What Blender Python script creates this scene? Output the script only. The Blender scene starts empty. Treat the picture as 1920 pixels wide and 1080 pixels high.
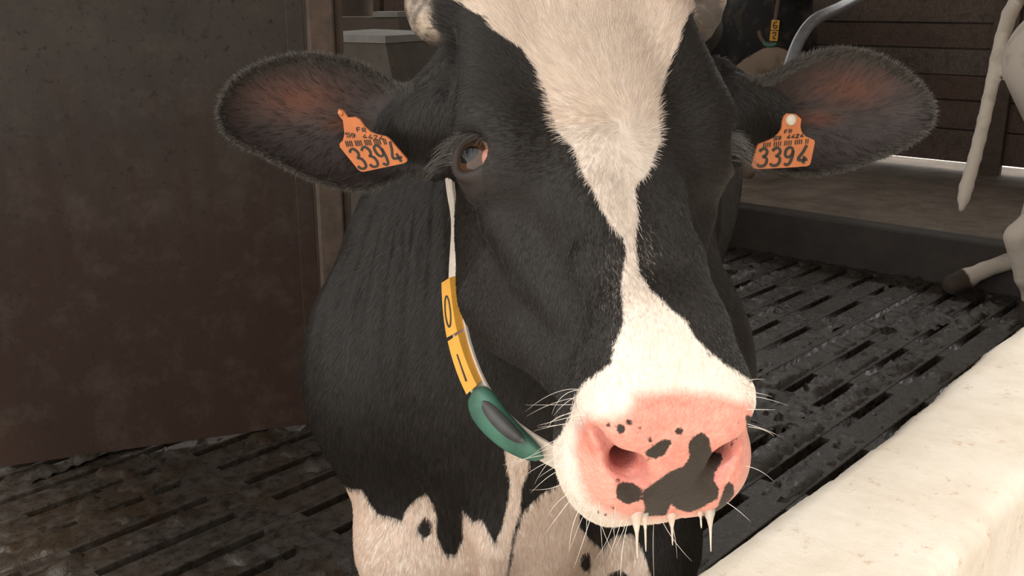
import bpy, bmesh, math, random
import numpy as np
from mathutils import Vector, Matrix

# ------------------------------------------------------------------ camera, sky, sun, exposure
SC = bpy.context.scene
COL = SC.collection
FPX, CAMH, PITCH = 1863.0, 1.35, math.atan(535 / 1863.0)
CP, SP = math.cos(PITCH), math.sin(PITCH)
cam_data = bpy.data.cameras.new('camera')
cam_data.sensor_width = 36.0
cam_data.lens = 36.0 * FPX / 1920.0
cam_data.clip_start = 0.02
cam = bpy.data.objects.new('camera', cam_data)
COL.objects.link(cam)
cam.location = (0, 0, CAMH)
cam.rotation_euler = (math.pi / 2 - PITCH, 0, 0)
SC.camera = cam
SC.view_settings.view_transform = 'Standard'
SC.view_settings.look = 'None'
SC.view_settings.exposure = 0.0
SC.view_settings.gamma = 1.0

# barn axes on the floor: D1 runs along the feed wall, D2 into the barn
D1 = np.array([0.6688, 0.7434]); D2 = np.array([-0.7434, 0.6688])
D1 /= np.linalg.norm(D1); D2 = np.array([-D1[1], D1[0]])
BARN_ROT = math.atan2(D1[1], D1[0])

world = bpy.data.worlds.new('sky'); SC.world = world
world.use_nodes = True
wn = world.node_tree.nodes; wl = world.node_tree.links
bg = wn['Background']
bg.inputs['Color'].default_value = (1.0, 0.962, 0.91, 1)
bg.inputs['Strength'].default_value = 2.65

sun_data = bpy.data.lights.new('sun', 'SUN')
sun_data.energy = 2.7
sun_data.angle = math.radians(5.0)
sun_data.color = (1.0, 0.965, 0.91)
sun = bpy.data.objects.new('sun', sun_data)
COL.objects.link(sun)
SUN_DIR = Vector((0.05, -0.67, 1.0)).normalized()      # towards the sun
sun.rotation_euler = SUN_DIR.to_track_quat('Z', 'Y').to_euler()
SC.cycles.max_bounces = 8
SC.cycles.diffuse_bounces = 4
SC.cycles.transparent_max_bounces = 8
SC.cycles.sample_clamp_indirect = 6.0

ROOF_EDGE, ROOF_END = -0.52, -0.50
rng = np.random.default_rng(11)
random.seed(4)

# ------------------------------------------------------------------ small helpers
def tag(o, label=None, cat=None, group=None, kind=None):
    if label: o['label'] = label
    if cat: o['category'] = cat
    if group: o['group'] = group
    if kind: o['kind'] = kind
    return o

def empty(name, loc=(0, 0, 0), rz=0.0):
    o = bpy.data.objects.new(name, None); COL.objects.link(o)
    o.location = loc; o.rotation_euler = (0, 0, rz); o.empty_display_size = 0.1
    return o

def link(name, me, mat=None, parent=None, smooth=False):
    o = bpy.data.objects.new(name, me); COL.objects.link(o)
    if mat is not None and not me.materials: me.materials.append(mat)
    if parent is not None:
        o.parent = parent
    if smooth:
        me.polygons.foreach_set('use_smooth', np.ones(len(me.polygons), bool))
    return o

def mesh_from(verts, faces, name='m'):
    me = bpy.data.meshes.new(name)
    me.from_pydata([tuple(map(float, v)) for v in verts], [], [tuple(int(i) for i in f) for f in faces])
    me.update()
    return me

def bm_mesh(bm, name='m'):
    me = bpy.data.meshes.new(name); bm.normal_update(); bm.to_mesh(me); bm.free(); return me

def box_bm(bm, x0, x1, y0, y1, z0, z1, bev=0.0):
    r = bmesh.ops.create_cube(bm, size=1.0)
    vs = r['verts']
    for v in vs:
        v.co = Vector(((x0 + x1) / 2 + v.co.x * (x1 - x0), (y0 + y1) / 2 + v.co.y * (y1 - y0), (z0 + z1) / 2 + v.co.z * (z1 - z0)))
    if bev > 0:
        es = list({e for v in vs for e in v.link_edges})
        bmesh.ops.bevel(bm, geom=es, offset=bev, segments=2, affect='EDGES', profile=0.5)

def smooth_path(pts, n=10):
    """Catmull-Rom through the points."""
    P = np.array(pts, float)
    P = np.vstack([2 * P[0] - P[1], P, 2 * P[-1] - P[-2]])
    out = []
    for i in range(1, len(P) - 2):
        a, b, c, d = P[i - 1], P[i], P[i + 1], P[i + 2]
        for t in np.linspace(0, 1, n, endpoint=False):
            out.append(0.5 * ((2 * b) + (-a + c) * t + (2 * a - 5 * b + 4 * c - d) * t * t + (-a + 3 * b - 3 * c + d) * t ** 3))
    out.append(P[-2])
    return np.array(out)

def tube_geo(path, radii, nseg=12, cap=True):
    """verts, faces of a tube along a path with a radius per point."""
    P = np.array(path, float); R = np.broadcast_to(np.array(radii, float), (len(P),))
    T = np.gradient(P, axis=0); T /= np.linalg.norm(T, axis=1)[:, None] + 1e-12
    up = np.array([0, 0, 1.0]) if abs(T[0][2]) < 0.9 else np.array([1.0, 0, 0])
    verts = []; faces = []
    u = np.cross(T[0], up); u /= np.linalg.norm(u)
    for i in range(len(P)):
        u = u - T[i] * (u @ T[i]); u /= np.linalg.norm(u) + 1e-12
        v = np.cross(T[i], u)
        for k in range(nseg):
            a = 2 * math.pi * k / nseg
            verts.append(P[i] + R[i] * (math.cos(a) * u + math.sin(a) * v))
    for i in range(len(P) - 1):
        for k in range(nseg):
            k2 = (k + 1) % nseg
            faces.append((i * nseg + k, i * nseg + k2, (i + 1) * nseg + k2, (i + 1) * nseg + k))
    if cap:
        faces.append(tuple(range(nseg))[::-1]); faces.append(tuple((len(P) - 1) * nseg + k for k in range(nseg)))
    return verts, faces

def B(a, b, z=0.0):
    """barn coordinates (along the feed wall, into the barn, up) to world."""
    q = D1 * a + D2 * b
    return np.array([q[0], q[1], z])

def cam2w(X, U, D):
    return np.array([X, D * CP + U * SP, CAMH + U * CP - D * SP])

def project(p):
    """world points to photograph pixels and depth."""
    p = np.asarray(p); y = p[..., 1]; z = p[..., 2] - CAMH
    D = y * CP - z * SP; U = y * SP + z * CP
    return 960 + FPX * p[..., 0] / D, 540 - FPX * U / D, D

# ------------------------------------------------------------------ procedural materials
def nodes_of(m):
    m.use_nodes = True
    return m.node_tree.nodes, m.node_tree.links, m.node_tree.nodes['Principled BSDF']

def N(nt, typ, **kw):
    n = nt.new(typ)
    for k, v in kw.items():
        if k in ('op',): n.operation = v
        elif hasattr(n, k): setattr(n, k, v)
    return n

def mixrgb(nt, ln, fac, a, b, blend='MIX'):
    n = nt.new('ShaderNodeMix'); n.data_type = 'RGBA'; n.blend_type = blend
    for i, v in ((0, fac), (6, a), (7, b)):
        if hasattr(v, 'links'): ln.new(v, n.inputs[i])
        elif isinstance(v, (int, float)): n.inputs[i].default_value = v
        else: n.inputs[i].default_value = (*v, 1)
    return n.outputs[2]

def math_n(nt, ln, op, a, b=None, clamp=False):
    n = nt.new('ShaderNodeMath'); n.operation = op; n.use_clamp = clamp
    for i, v in ((0, a), (1, b)):
        if v is None: continue
        if hasattr(v, 'links'): ln.new(v, n.inputs[i])
        else: n.inputs[i].default_value = v
    return n.outputs[0]

def ramp(nt, ln, fac, a, b):
    n = nt.new('ShaderNodeMapRange'); n.clamp = True
    ln.new(fac, n.inputs['Value']); n.inputs['From Min'].default_value = a; n.inputs['From Max'].default_value = b
    return n.outputs['Result']

def noise(nt, ln, scale, detail=4, rough=0.6, coord='Object', stretch=None, dist=0.0):
    tc = nt.new('ShaderNodeTexCoord'); n = nt.new('ShaderNodeTexNoise')
    n.inputs['Scale'].default_value = scale; n.inputs['Detail'].default_value = detail
    n.inputs['Roughness'].default_value = rough; n.inputs['Distortion'].default_value = dist
    src = tc.outputs[coord]
    if stretch:
        mp = nt.new('ShaderNodeMapping'); mp.inputs['Scale'].default_value = stretch
        ln.new(src, mp.inputs['Vector']); src = mp.outputs['Vector']
    ln.new(src, n.inputs['Vector'])
    return n.outputs['Fac']

def bump(nt, ln, bsdf, h, strength=0.3, dist=0.01):
    b = nt.new('ShaderNodeBump'); b.inputs['Strength'].default_value = strength; b.inputs['Distance'].default_value = dist
    ln.new(h, b.inputs['Height']); ln.new(b.outputs['Normal'], bsdf.inputs['Normal'])

def simple_mat(name, col, rough=0.6, metal=0.0, var=0.15, scale=20, bmp=0.0, spec=0.5, stretch=None):
    m = bpy.data.materials.new(name); nt, ln, b = nodes_of(m)
    f = noise(nt, ln, scale, 5, 0.65, stretch=stretch)
    f = ramp(nt, ln, f, 0.3, 0.7)
    c0 = tuple(max(0, c * (1 - var)) for c in col); c1 = tuple(min(1, c * (1 + var)) for c in col)
    ln.new(mixrgb(nt, ln, f, c0, c1), b.inputs['Base Color'])
    b.inputs['Roughness'].default_value = rough; b.inputs['Metallic'].default_value = metal
    b.inputs['Specular IOR Level'].default_value = spec
    if bmp: bump(nt, ln, b, f, bmp, 0.004)
    return m

# ------------------------------------------------------------------ signed-distance modelling and surface nets
def smin(a, b, k):
    h = np.clip(0.5 + 0.5 * (b - a) / k, 0, 1)
    return b + (a - b) * h - k * h * (1 - h)

def smax(a, b, k): return -smin(-a, -b, k)

def s_ell(p, c, r):
    q = (p - np.array(c, np.float32)) / np.array(r, np.float32)
    k0 = np.sqrt((q * q).sum(1)) + 1e-9
    q2 = q / np.array(r, np.float32)
    k1 = np.sqrt((q2 * q2).sum(1)) + 1e-9
    return k0 * (k0 - 1) / k1

def s_cap(p, a, b, ra, rb):
    a = np.array(a, np.float32); b = np.array(b, np.float32); ba = b - a
    pa = p - a
    h = np.clip((pa @ ba) / (ba @ ba), 0, 1)
    return np.sqrt(((pa - h[:, None] * ba) ** 2).sum(1)) - (ra + (rb - ra) * h)

def s_chain(p, pts, rad, k=0.02):
    d = None
    for i in range(len(pts) - 1):
        q = s_cap(p, pts[i], pts[i + 1], rad[i], rad[i + 1])
        d = q if d is None else smin(d, q, k)
    return d

def poly_sd(px, py, poly):
    """signed distance to a closed polygon, positive inside."""
    P = np.array(poly, np.float32); Q = np.roll(P, -1, 0)
    best = np.full(px.shape, 1e12, np.float32); inside = np.zeros(px.shape, bool)
    for (ax, ay), (bx, by) in zip(P, Q):
        ex, ey = bx - ax, by - ay
        wx, wy = px - ax, py - ay
        h = np.clip((wx * ex + wy * ey) / (ex * ex + ey * ey + 1e-12), 0, 1)
        best = np.minimum(best, (wx - ex * h) ** 2 + (wy - ey * h) ** 2)
        c = (ay > py) != (by > py)
        with np.errstate(divide='ignore', invalid='ignore'):
            xi = ax + (py - ay) / (by - ay if by != ay else 1e-9) * ex
        inside ^= c & (px < xi)
    d = np.sqrt(best)
    return np.where(inside, d, -d)

def axis_steps(segs):
    """list of (start, end, step) joined into one coordinate array."""
    out = []
    for a, b, st in segs:
        n = max(1, int(round((b - a) / st)))
        out.append(np.linspace(a, b, n, endpoint=False))
    out.append([segs[-1][1]])
    return np.concatenate(out).astype(np.float32)

def surface_nets(f, xs, ys, zs, slack=1.25, bs=8, newton=1):
    """mesh the zero set of f over a graded grid, evaluating only blocks near the surface."""
    nx, ny, nz = len(xs), len(ys), len(zs)
    V = np.ones((nx, ny, nz), np.float32)
    ib = [np.arange(0, n, bs) for n in (nx, ny, nz)]
    cent = [np.array([(a[i] + a[min(i + bs, len(a) - 1)]) / 2 for i in I], np.float32) for a, I in zip((xs, ys, zs), ib)]
    half = [np.array([(a[min(i + bs, len(a) - 1)] - a[i]) / 2 for i in I], np.float32) for a, I in zip((xs, ys, zs), ib)]
    CX, CY, CZ = np.meshgrid(*cent, indexing='ij'); HX, HY, HZ = np.meshgrid(*half, indexing='ij')
    cp = np.stack([CX.ravel(), CY.ravel(), CZ.ravel()], 1)
    cv = par(f, cp); rad = np.sqrt(HX ** 2 + HY ** 2 + HZ ** 2).ravel()
    near = np.abs(cv) < rad * slack + 0.006
    II, JJ, KK = np.meshgrid(*ib, indexing='ij')
    blocks = np.stack([II.ravel(), JJ.ravel(), KK.ravel()], 1)
    for (i, j, k), v in zip(blocks[~near & (cv < 0)], cv[~near & (cv < 0)]):
        V[i:i + bs, j:j + bs, k:k + bs] = -1
    kb = blocks[near]
    CH = 2500
    for s in range(0, len(kb), CH):
        q = kb[s:s + CH]
        o = np.arange(bs)
        gi = np.minimum(q[:, 0][:, None] + o, nx - 1); gj = np.minimum(q[:, 1][:, None] + o, ny - 1); gk = np.minimum(q[:, 2][:, None] + o, nz - 1)
        I = np.broadcast_to(gi[:, :, None, None], (len(q), bs, bs, bs)).ravel()
        J = np.broadcast_to(gj[:, None, :, None], (len(q), bs, bs, bs)).ravel()
        K = np.broadcast_to(gk[:, None, None, :], (len(q), bs, bs, bs)).ravel()
        V[I, J, K] = par(f, np.stack([xs[I], ys[J], zs[K]], 1))
    S = V < 0
    cnt_ids = []; cnt_pos = []; quads = []
    dims = (nx, ny, nz)
    def cid(i, j, k): return (i.astype(np.int64) * ny + j) * nz + k
    ax = (xs, ys, zs)
    for d in range(3):
        sl0 = [slice(None)] * 3; sl1 = [slice(None)] * 3
        sl0[d] = slice(0, -1); sl1[d] = slice(1, None)
        cr = S[tuple(sl0)] != S[tuple(sl1)]
        I = np.array(np.nonzero(cr))
        d1, d2 = (d + 1) % 3, (d + 2) % 3
        ok = (I[d1] > 0) & (I[d2] > 0) & (I[d1] < dims[d1] - 1) & (I[d2] < dims[d2] - 1)
        I = I[:, ok]
        J = I.copy(); J[d] += 1
        v0 = V[I[0], I[1], I[2]]; v1 = V[J[0], J[1], J[2]]
        t = v0 / (v0 - v1)
        pos = np.stack([ax[e][I[e]] for e in range(3)], 1).astype(np.float64)
        pos[:, d] += t * (ax[d][J[d]] - ax[d][I[d]])
        cells = []
        for o1, o2 in ((0, 0), (-1, 0), (-1, -1), (0, -1)):
            Cc = I.copy(); Cc[d1] += o1; Cc[d2] += o2
            c = cid(Cc[0], Cc[1], Cc[2]); cells.append(c)
            cnt_ids.append(c); cnt_pos.append(pos)
        qd = np.stack(cells, 1)
        flip = v0 > 0
        qd[flip] = qd[flip][:, ::-1]
        quads.append(qd)
    ids = np.concatenate(cnt_ids); pos = np.concatenate(cnt_pos)
    uq, inv = np.unique(ids, return_inverse=True)
    n = np.bincount(inv)
    verts = np.stack([np.bincount(inv, pos[:, e]) / n for e in range(3)], 1).astype(np.float32)
    Q = np.searchsorted(uq, np.concatenate(quads))
    for _ in range(newton):
        g, v = sdf_grad(f, verts)
        verts = verts - np.clip(v, -0.004, 0.004)[:, None] * g * 0.8
    g, v = sdf_grad(f, verts)
    return verts, Q, g

from concurrent.futures import ThreadPoolExecutor
POOL = ThreadPoolExecutor(4)
def par(f, p, chunk=60000):
    """evaluate f over chunks of points on several threads."""
    if len(p) <= chunk: return f(p)
    return np.concatenate(list(POOL.map(f, [p[i:i + chunk] for i in range(0, len(p), chunk)])))

def sdf_grad(f, p, e=0.0012):
    p = p.astype(np.float32); v = par(f, p)
    g = np.stack([par(f, p + np.array(o, np.float32) * e) - v for o in ((1, 0, 0), (0, 1, 0), (0, 0, 1))], 1) / e
    m = np.linalg.norm(g, axis=1)[:, None] + 1e-9
    return g / m, v / np.maximum(m[:, 0], 0.3)

def quad_mesh(verts, quads, name):
    me = bpy.data.meshes.new(name)
    me.vertices.add(len(verts)); me.vertices.foreach_set('co', verts.astype(np.float32).ravel())
    me.loops.add(len(quads) * 4); me.loops.foreach_set('vertex_index', quads.astype(np.int32).ravel())
    me.polygons.add(len(quads)); me.polygons.foreach_set('loop_start', np.arange(0, len(quads) * 4, 4, dtype=np.int32))
    me.polygons.foreach_set('use_smooth', np.ones(len(quads), bool))
    me.update(calc_edges=True); me.validate()
    return me

def set_attr(me, name, vals):
    a = me.attributes.new(name, 'FLOAT', 'POINT'); a.data.foreach_set('value', np.asarray(vals, np.float32))

def vnoise(p, scale, seed=0):
    """cheap smooth value noise on points, about -1..1."""
    q = p * scale + seed * 17.3
    return (np.sin(q[:, 0] * 1.7 + 2.1 * np.sin(q[:, 1] * 1.3 + seed)) + np.sin(q[:, 1] * 1.9 + 1.7 * np.sin(q[:, 2] * 1.1 + seed * 2)) + np.sin(q[:, 2] * 2.1 + 1.9 * np.sin(q[:, 0] * 1.2))) / 3

# ------------------------------------------------------------------ the barn: floor, walls, roof
def wet_floor_mat():
    m = bpy.data.materials.new('wet_slat_concrete'); nt, ln, b = nodes_of(m)
    a = noise(nt, ln, 3.0, 5, 0.65); c = noise(nt, ln, 26, 6, 0.7); g = noise(nt, ln, 90, 4, 0.7)
    col = mixrgb(nt, ln, ramp(nt, ln, c, 0.35, 0.7), (0.020, 0.015, 0.011), (0.068, 0.059, 0.050))
    col = mixrgb(nt, ln, ramp(nt, ln, a, 0.45, 0.7), col, (0.036, 0.023, 0.012))
    ln.new(col, b.inputs['Base Color'])
    ro = nt.new('ShaderNodeMapRange'); ln.new(c, ro.inputs['Value'])
    ro.inputs['From Min'].default_value = 0.35; ro.inputs['From Max'].default_value = 0.65
    ro.inputs['To Min'].default_value = 0.12; ro.inputs['To Max'].default_value = 0.50
    ln.new(ro.outputs['Result'], b.inputs['Roughness'])
    bump(nt, ln, b, mixrgb(nt, ln, 0.6, g, c), 0.55, 0.012)
    return m
def rust_mat():
    m = bpy.data.materials.new('rusty_steel'); nt, ln, b = nodes_of(m)
    a = noise(nt, ln, 2.2, 6, 0.7); c = noise(nt, ln, 38, 5, 0.75); st = noise(nt, ln, 5, 4, 0.6, stretch=(3.5, 3.5, 0.5))
    tc = nt.new('ShaderNodeTexCoord'); sp = nt.new('ShaderNodeSeparateXYZ'); ln.new(tc.outputs['Object'], sp.inputs['Vector'])
    grey = mixrgb(nt, ln, ramp(nt, ln, a, 0.3, 0.7), (0.024, 0.018, 0.013), (0.050, 0.039, 0.030))
    rust = mixrgb(nt, ln, c, (0.013, 0.0055, 0.003), (0.048, 0.018, 0.0075))
    low = ramp(nt, ln, sp.outputs['Z'], 1.35, 0.35)                 # corrosion climbs from the wet floor
    f = math_n(nt, ln, 'ADD', math_n(nt, ln, 'MULTIPLY', st, 0.55), math_n(nt, ln, 'MULTIPLY', low, 0.62))
    col = mixrgb(nt, ln, ramp(nt, ln, f, 0.36, 0.72), grey, rust)
    sp2 = ramp(nt, ln, c, 0.56, 0.64)
    col = mixrgb(nt, ln, sp2, col, (0.014, 0.007, 0.004))
    lt = noise(nt, ln, 7, 6, 0.75)
    col = mixrgb(nt, ln, math_n(nt, ln, 'MULTIPLY', ramp(nt, ln, lt, 0.50, 0.70), 0.55), col, (0.074, 0.057, 0.043))
    bl = noise(nt, ln, 11, 3, 0.6)
    col = mixrgb(nt, ln, math_n(nt, ln, 'MULTIPLY', ramp(nt, ln, bl, 0.62, 0.70), 0.8), col, (0.030, 0.012, 0.006))
    ln.new(col, b.inputs['Base Color'])
    b.inputs['Roughness'].default_value = 0.72; b.inputs['Metallic'].default_value = 0.1
    bump(nt, ln, b, c, 0.3, 0.004)
    return m
def plank_mat():
    m = bpy.data.materials.new('weathered_plank'); nt, ln, b = nodes_of(m)
    oi = nt.new('ShaderNodeObjectInfo')
    g = noise(nt, ln, 6, 6, 0.7, stretch=(0.6, 9, 9)); c = noise(nt, ln, 14, 5, 0.6)
    base = mixrgb(nt, ln, oi.outputs['Random'], (0.135, 0.080, 0.060), (0.180, 0.145, 0.118))
    col = mixrgb(nt, ln, ramp(nt, ln, g, 0.35, 0.68), base, (0.075, 0.050, 0.038))
    col = mixrgb(nt, ln, ramp(nt, ln, c, 0.5, 0.75), col, (0.060, 0.040, 0.028))
    ln.new(col, b.inputs['Base Color']); b.inputs['Roughness'].default_value = 0.8
    bump(nt, ln, b, g, 0.4, 0.004)
    return m
def concrete_mat(name, c0, c1, stain, rough=0.8, sc=6.0):
    m = bpy.data.materials.new(name); nt, ln, b = nodes_of(m)
    a = noise(nt, ln, sc, 7, 0.7); c = noise(nt, ln, sc * 7, 5, 0.7)
    col = mixrgb(nt, ln, ramp(nt, ln, a, 0.35, 0.68), c0, c1)
    col = mixrgb(nt, ln, ramp(nt, ln, c, 0.60, 0.72), col, stain)
    ln.new(col, b.inputs['Base Color']); b.inputs['Roughness'].default_value = rough
    bump(nt, ln, b, c, 0.3, 0.006)
    return m
M_FLOOR = wet_floor_mat(); M_RUST = rust_mat(); M_PLANK = plank_mat()
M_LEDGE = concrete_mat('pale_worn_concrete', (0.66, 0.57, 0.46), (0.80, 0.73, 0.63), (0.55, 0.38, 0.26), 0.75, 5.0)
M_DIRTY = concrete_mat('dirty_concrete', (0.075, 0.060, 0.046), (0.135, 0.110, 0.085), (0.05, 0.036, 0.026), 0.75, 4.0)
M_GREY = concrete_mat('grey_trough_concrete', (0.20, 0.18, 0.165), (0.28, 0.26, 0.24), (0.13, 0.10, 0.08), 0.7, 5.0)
M_YARD = concrete_mat('sunny_yard', (0.62, 0.56, 0.47), (0.72, 0.66, 0.56), (0.5, 0.44, 0.36), 0.9, 1.5)
M_PIT = simple_mat('dark_pit', (0.012, 0.010, 0.008), 0.5)
M_ROOF = simple_mat('barn_roof', (0.16, 0.13, 0.11), 0.9, scale=3)
M_WALLD = simple_mat('dark_barn_wall', (0.10, 0.075, 0.06), 0.9, scale=3, var=0.3)
M_GALV = simple_mat('galvanised_tube', (0.30, 0.31, 0.33), 0.42, 0.55, 0.2, 30)
M_BROWNPOST = simple_mat('rusty_post', (0.085, 0.058, 0.042), 0.75, 0.0, 0.35, 18, 0.2)

def barn_obj(name, bm, mat, parent=None, smooth=False):
    """mesh given in barn coordinates (a, b, z)."""
    o = link(name, bm_mesh(bm, name), mat, parent, smooth)
    if parent is None: o.rotation_euler = (0, 0, BARN_ROT)
    return o

# slatted floor: cast panels with rows of slots, over a slurry pit
pit = bmesh.new(); box_bm(pit, -5.0, 5.02, 0.2, 8.5, -0.9, -0.85)
floor_root = barn_obj('floor', pit, M_PIT); floor_root['kind'] = 'structure'
PW, PL, SLOT, PITCH_R = 1.12, 3.12, 0.034, 0.14
pb = bmesh.new()
edges_r = [0.004] + [v for k in range(1, 8) for v in (k * PITCH_R - SLOT / 2, k * PITCH_R + SLOT / 2)] + [PW - 0.026]
for k in range(8):
    box_bm(pb, 0.006, PL - 0.006, edges_r[2 * k], edges_r[2 * k + 1], -0.14, 0.0, 0.004)
for k in range(7):
    for j in range(7):
        x0 = -0.06 + j * 0.52; x1 = x0 + 0.12
        box_bm(pb, max(0.006, x0), min(PL - 0.006, x1), edges_r[2 * k + 1] - 0.004, edges_r[2 * k + 2] + 0.004, -0.13, -0.003)
panel_me = bm_mesh(pb, 'slat_panel'); panel_me.materials.append(M_FLOOR)
for i_ in range(-2, 2):
    for j_ in range(0, 6):
        o = bpy.data.objects.new('slat_panel', panel_me); COL.objects.link(o); o.parent = floor_root
        o.location = (1.90 + i_ * PL, 0.523 + j_ * PW, random.uniform(-0.004, 0.002))
# manure and bedding trodden into the slats
NA, NB = 330, 210
ga, gb = np.linspace(-1.2, 5.0, NA), np.linspace(0.54, 4.2, NB)
A_, B_ = np.meshgrid(ga, gb, indexing='ij')
P3 = np.stack([A_.ravel(), B_.ravel(), np.zeros(A_.size)], 1)
hz = 0.5 * vnoise(P3, 4, 1) + 0.35 * vnoise(P3, 13, 2) + 0.35 * vnoise(P3, 34, 3) + 0.2 * vnoise(P3, 70, 4) + 0.25 * rng.normal(size=len(P3)) * 0.4
near_wall = np.clip((P3[:, 1] - 2.35) / 0.4, 0, 1) * np.clip((2.2 - P3[:, 0]) / 0.4, 0, 1) * 0.35
wetz = 0.16 * np.exp(-((P3[:, 0] - 2.9) / 0.9) ** 2 - ((P3[:, 1] - 1.2) / 0.6) ** 2)
hz = np.clip(hz - 0.12 + near_wall + wetz * 1.6, -0.3, 1) * 0.034
inslot = np.abs(((P3[:, 1] - 0.523) % PITCH_R) - 0.0) ; inslot = np.minimum(inslot, PITCH_R - inslot) < 0.026
hz = np.where(inslot & (vnoise(P3, 3, 7) < 0.45), -0.05, hz)
jn = (P3[:, 1] - 0.523) % PW; jn = np.minimum(jn, PW - jn) < 0.034
hz = np.where(jn, -0.30, hz)
P3[:, 2] = hz
idx = np.arange(NA * NB).reshape(NA, NB)
mq = np.stack([idx[:-1, :-1].ravel(), idx[1:, :-1].ravel(), idx[1:, 1:].ravel(), idx[:-1, 1:].ravel()], 1)
keep = (P3[mq][:, :, 2].max(1) > 0.0) & (P3[mq][:, :, 2].min(1) > -0.2)
muck_me = quad_mesh(P3.astype(np.float32), mq[keep], 'muck')
muck_m = wet_floor_mat(); muck_m.name = 'wet_manure'
muck = link('manure_layer', muck_me, muck_m, floor_root, True); muck['kind'] = 'stuff'

# raised cubicle platform with its kerb
b_ = bmesh.new(); box_bm(b_, 5.06, 7.6, -4.5, 8.5, 0.0, 0.222, 0.0)
plat = barn_obj('cubicle_platform', b_, concrete_mat('cubicle_bedding', (0.12, 0.094, 0.068), (0.25, 0.20, 0.15), (0.055, 0.040, 0.029), 0.8, 5.0)); plat['kind'] = 'structure'
b_ = bmesh.new(); box_bm(b_, 5.01, 5.14, -4.5, 8.5, -0.1, 0.235, 0.014)
kerb = barn_obj('kerb', b_, concrete_mat('fouled_kerb', (0.016, 0.011, 0.008), (0.040, 0.029, 0.021), (0.010, 0.007, 0.005), 0.6, 4.0)); kerb['kind'] = 'structure'
# plank wall at the back, with a gap of daylight below it
wall_back = empty('wall_back', B(7.24, 0, 0), BARN_ROT); wall_back['kind'] = 'structure'
edges_b = [-4.4, -2.55, -1.0, 0.40, 2.1, 3.9, 5.8, 8.4]
zrow = [0.285, 0.50, 0.70, 0.865, 1.045, 1.215, 1.385, 1.56, 1.74, 1.92, 2.10]
for bi in range(len(edges_b) - 1):
    for zi in range(len(zrow) - 1):
        bmq = bmesh.new()
        dz = random.uniform(-0.006, 0.006)
        z0 = zrow[zi] + (random.uniform(-0.008, 0.012) if zi == 0 else 0.006)
        box_bm(bmq, random.uniform(-0.008, 0.006), 0.035, edges_b[bi] + 0.004, edges_b[bi + 1] - 0.004, z0, zrow[zi + 1] - 0.004 + dz, 0.004)
        link('plank', bm_mesh(bmq, 'plank'), M_PLANK, wall_back)
    bmq = bmesh.new(); w_ = 0.08 if bi % 2 else 0.05
    box_bm(bmq, -0.06, 0.0, edges_b[bi + 1] - w_, edges_b[bi + 1] + w_, 0.215, 2.2, 0.006)
    link('post', bm_mesh(bmq, 'post'), M_BROWNPOST, wall_back)
bmq = bmesh.new(); box_bm(bmq, 0.036, 0.05, -4.4, 8.4, 0.31, 2.10)
link('backing_board', bm_mesh(bmq, 'backing_board'), M_WALLD, wall_back)
# yard behind, seen through the gap
b_ = bmesh.new(); box_bm(b_, 7.7, 40, -30, 30, -0.75, -0.70)
yard = barn_obj('yard', b_, M_YARD); yard['kind'] = 'structure'
b_ = bmesh.new(); box_bm(b_, -30, 40, -30, 0.30, -0.05, -0.004)
alley = barn_obj('feed_alley', b_, M_YARD); alley['kind'] = 'structure'
# feed wall along the open side
NL = 260
prof = [(0.300, -0.02), (0.300, 0.690), (0.304, 0.706), (0.316, 0.716), (0.335, 0.720), (0.41, 0.722), (0.485, 0.720), (0.505, 0.716), (0.517, 0.704), (0.521, 0.685), (0.521, -0.9)]
la = np.concatenate([np.linspace(-3.0, 0.3, 20, endpoint=False), np.linspace(0.3, 2.6, NL, endpoint=False), np.linspace(2.6, 5.0, 40)])
lv = []; lf = []
for a_ in la:
    for k, (pb_, pz_) in enumerate(prof):
        w1 = 0.005 * math.sin(a_ * 6.1 + 0.3 * k) * (0.35 if k in (0, 1, 10) else 1) + 0.0015 * math.sin(a_ * 29 + k) + random.uniform(-0.0012, 0.0012)
        w2 = 0.002 * math.sin(a_ * 5 + k * 1.3) + 0.0008 * math.sin(a_ * 31 + 2.1 * k) + random.uniform(-0.0005, 0.0005)
        lv.append((a_, pb_ + (w1 if k not in (4, 5, 6) else 0), pz_ + (w2 if pz_ > 0.6 else 0)))
npf = len(prof)
for i_ in range(len(la) - 1):
    for k in range(npf - 1):
        lf.append((i_ * npf + k, i_ * npf + k + 1, (i_ + 1) * npf + k + 1, (i_ + 1) * npf + k))
lf = [f[::-1] for f in lf]
ledge = link('wall_feed', mesh_from(lv, lf, 'wall_feed'), M_LEDGE, None, True); ledge.rotation_euler = (0, 0, BARN_ROT); ledge['kind'] = 'structure'
# roof over everything behind the feed wall, gable end and far wall
b_ = bmesh.new()
vs = [b_.verts.new(c) for c in ((ROOF_END, ROOF_EDGE, 3.0), (7.6, ROOF_EDGE, 3.0), (7.6, 8.6, 4.2), (ROOF_END, 8.6, 4.2), (ROOF_END, ROOF_EDGE, 3.06), (7.6, ROOF_EDGE, 3.06), (7.6, 8.6, 4.26), (ROOF_END, 8.6, 4.26))]
for f in ((3, 2, 1, 0), (4, 5, 6, 7), (0, 1, 5, 4), (1, 2, 6, 5), (2, 3, 7, 6), (3, 0, 4, 7)): b_.faces.new([vs[i] for i in f])
roof = barn_obj('ceiling', b_, M_ROOF); roof['kind'] = 'structure'
b_ = bmesh.new(); box_bm(b_, -9, 7.6, 8.5, 8.6, -0.9, 3.0)
wf_ = barn_obj('wall_far', b_, M_WALLD); wf_['kind'] = 'structure'

b_ = bmesh.new(); box_bm(b_, -1.2, 18, -3.4, -3.2, -0.05, 6.0)  # unseen wall, added to cut sky light from the right
sky_block = barn_obj('wall_sky_block', b_, M_WALLD); sky_block['kind'] = 'structure'

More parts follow.
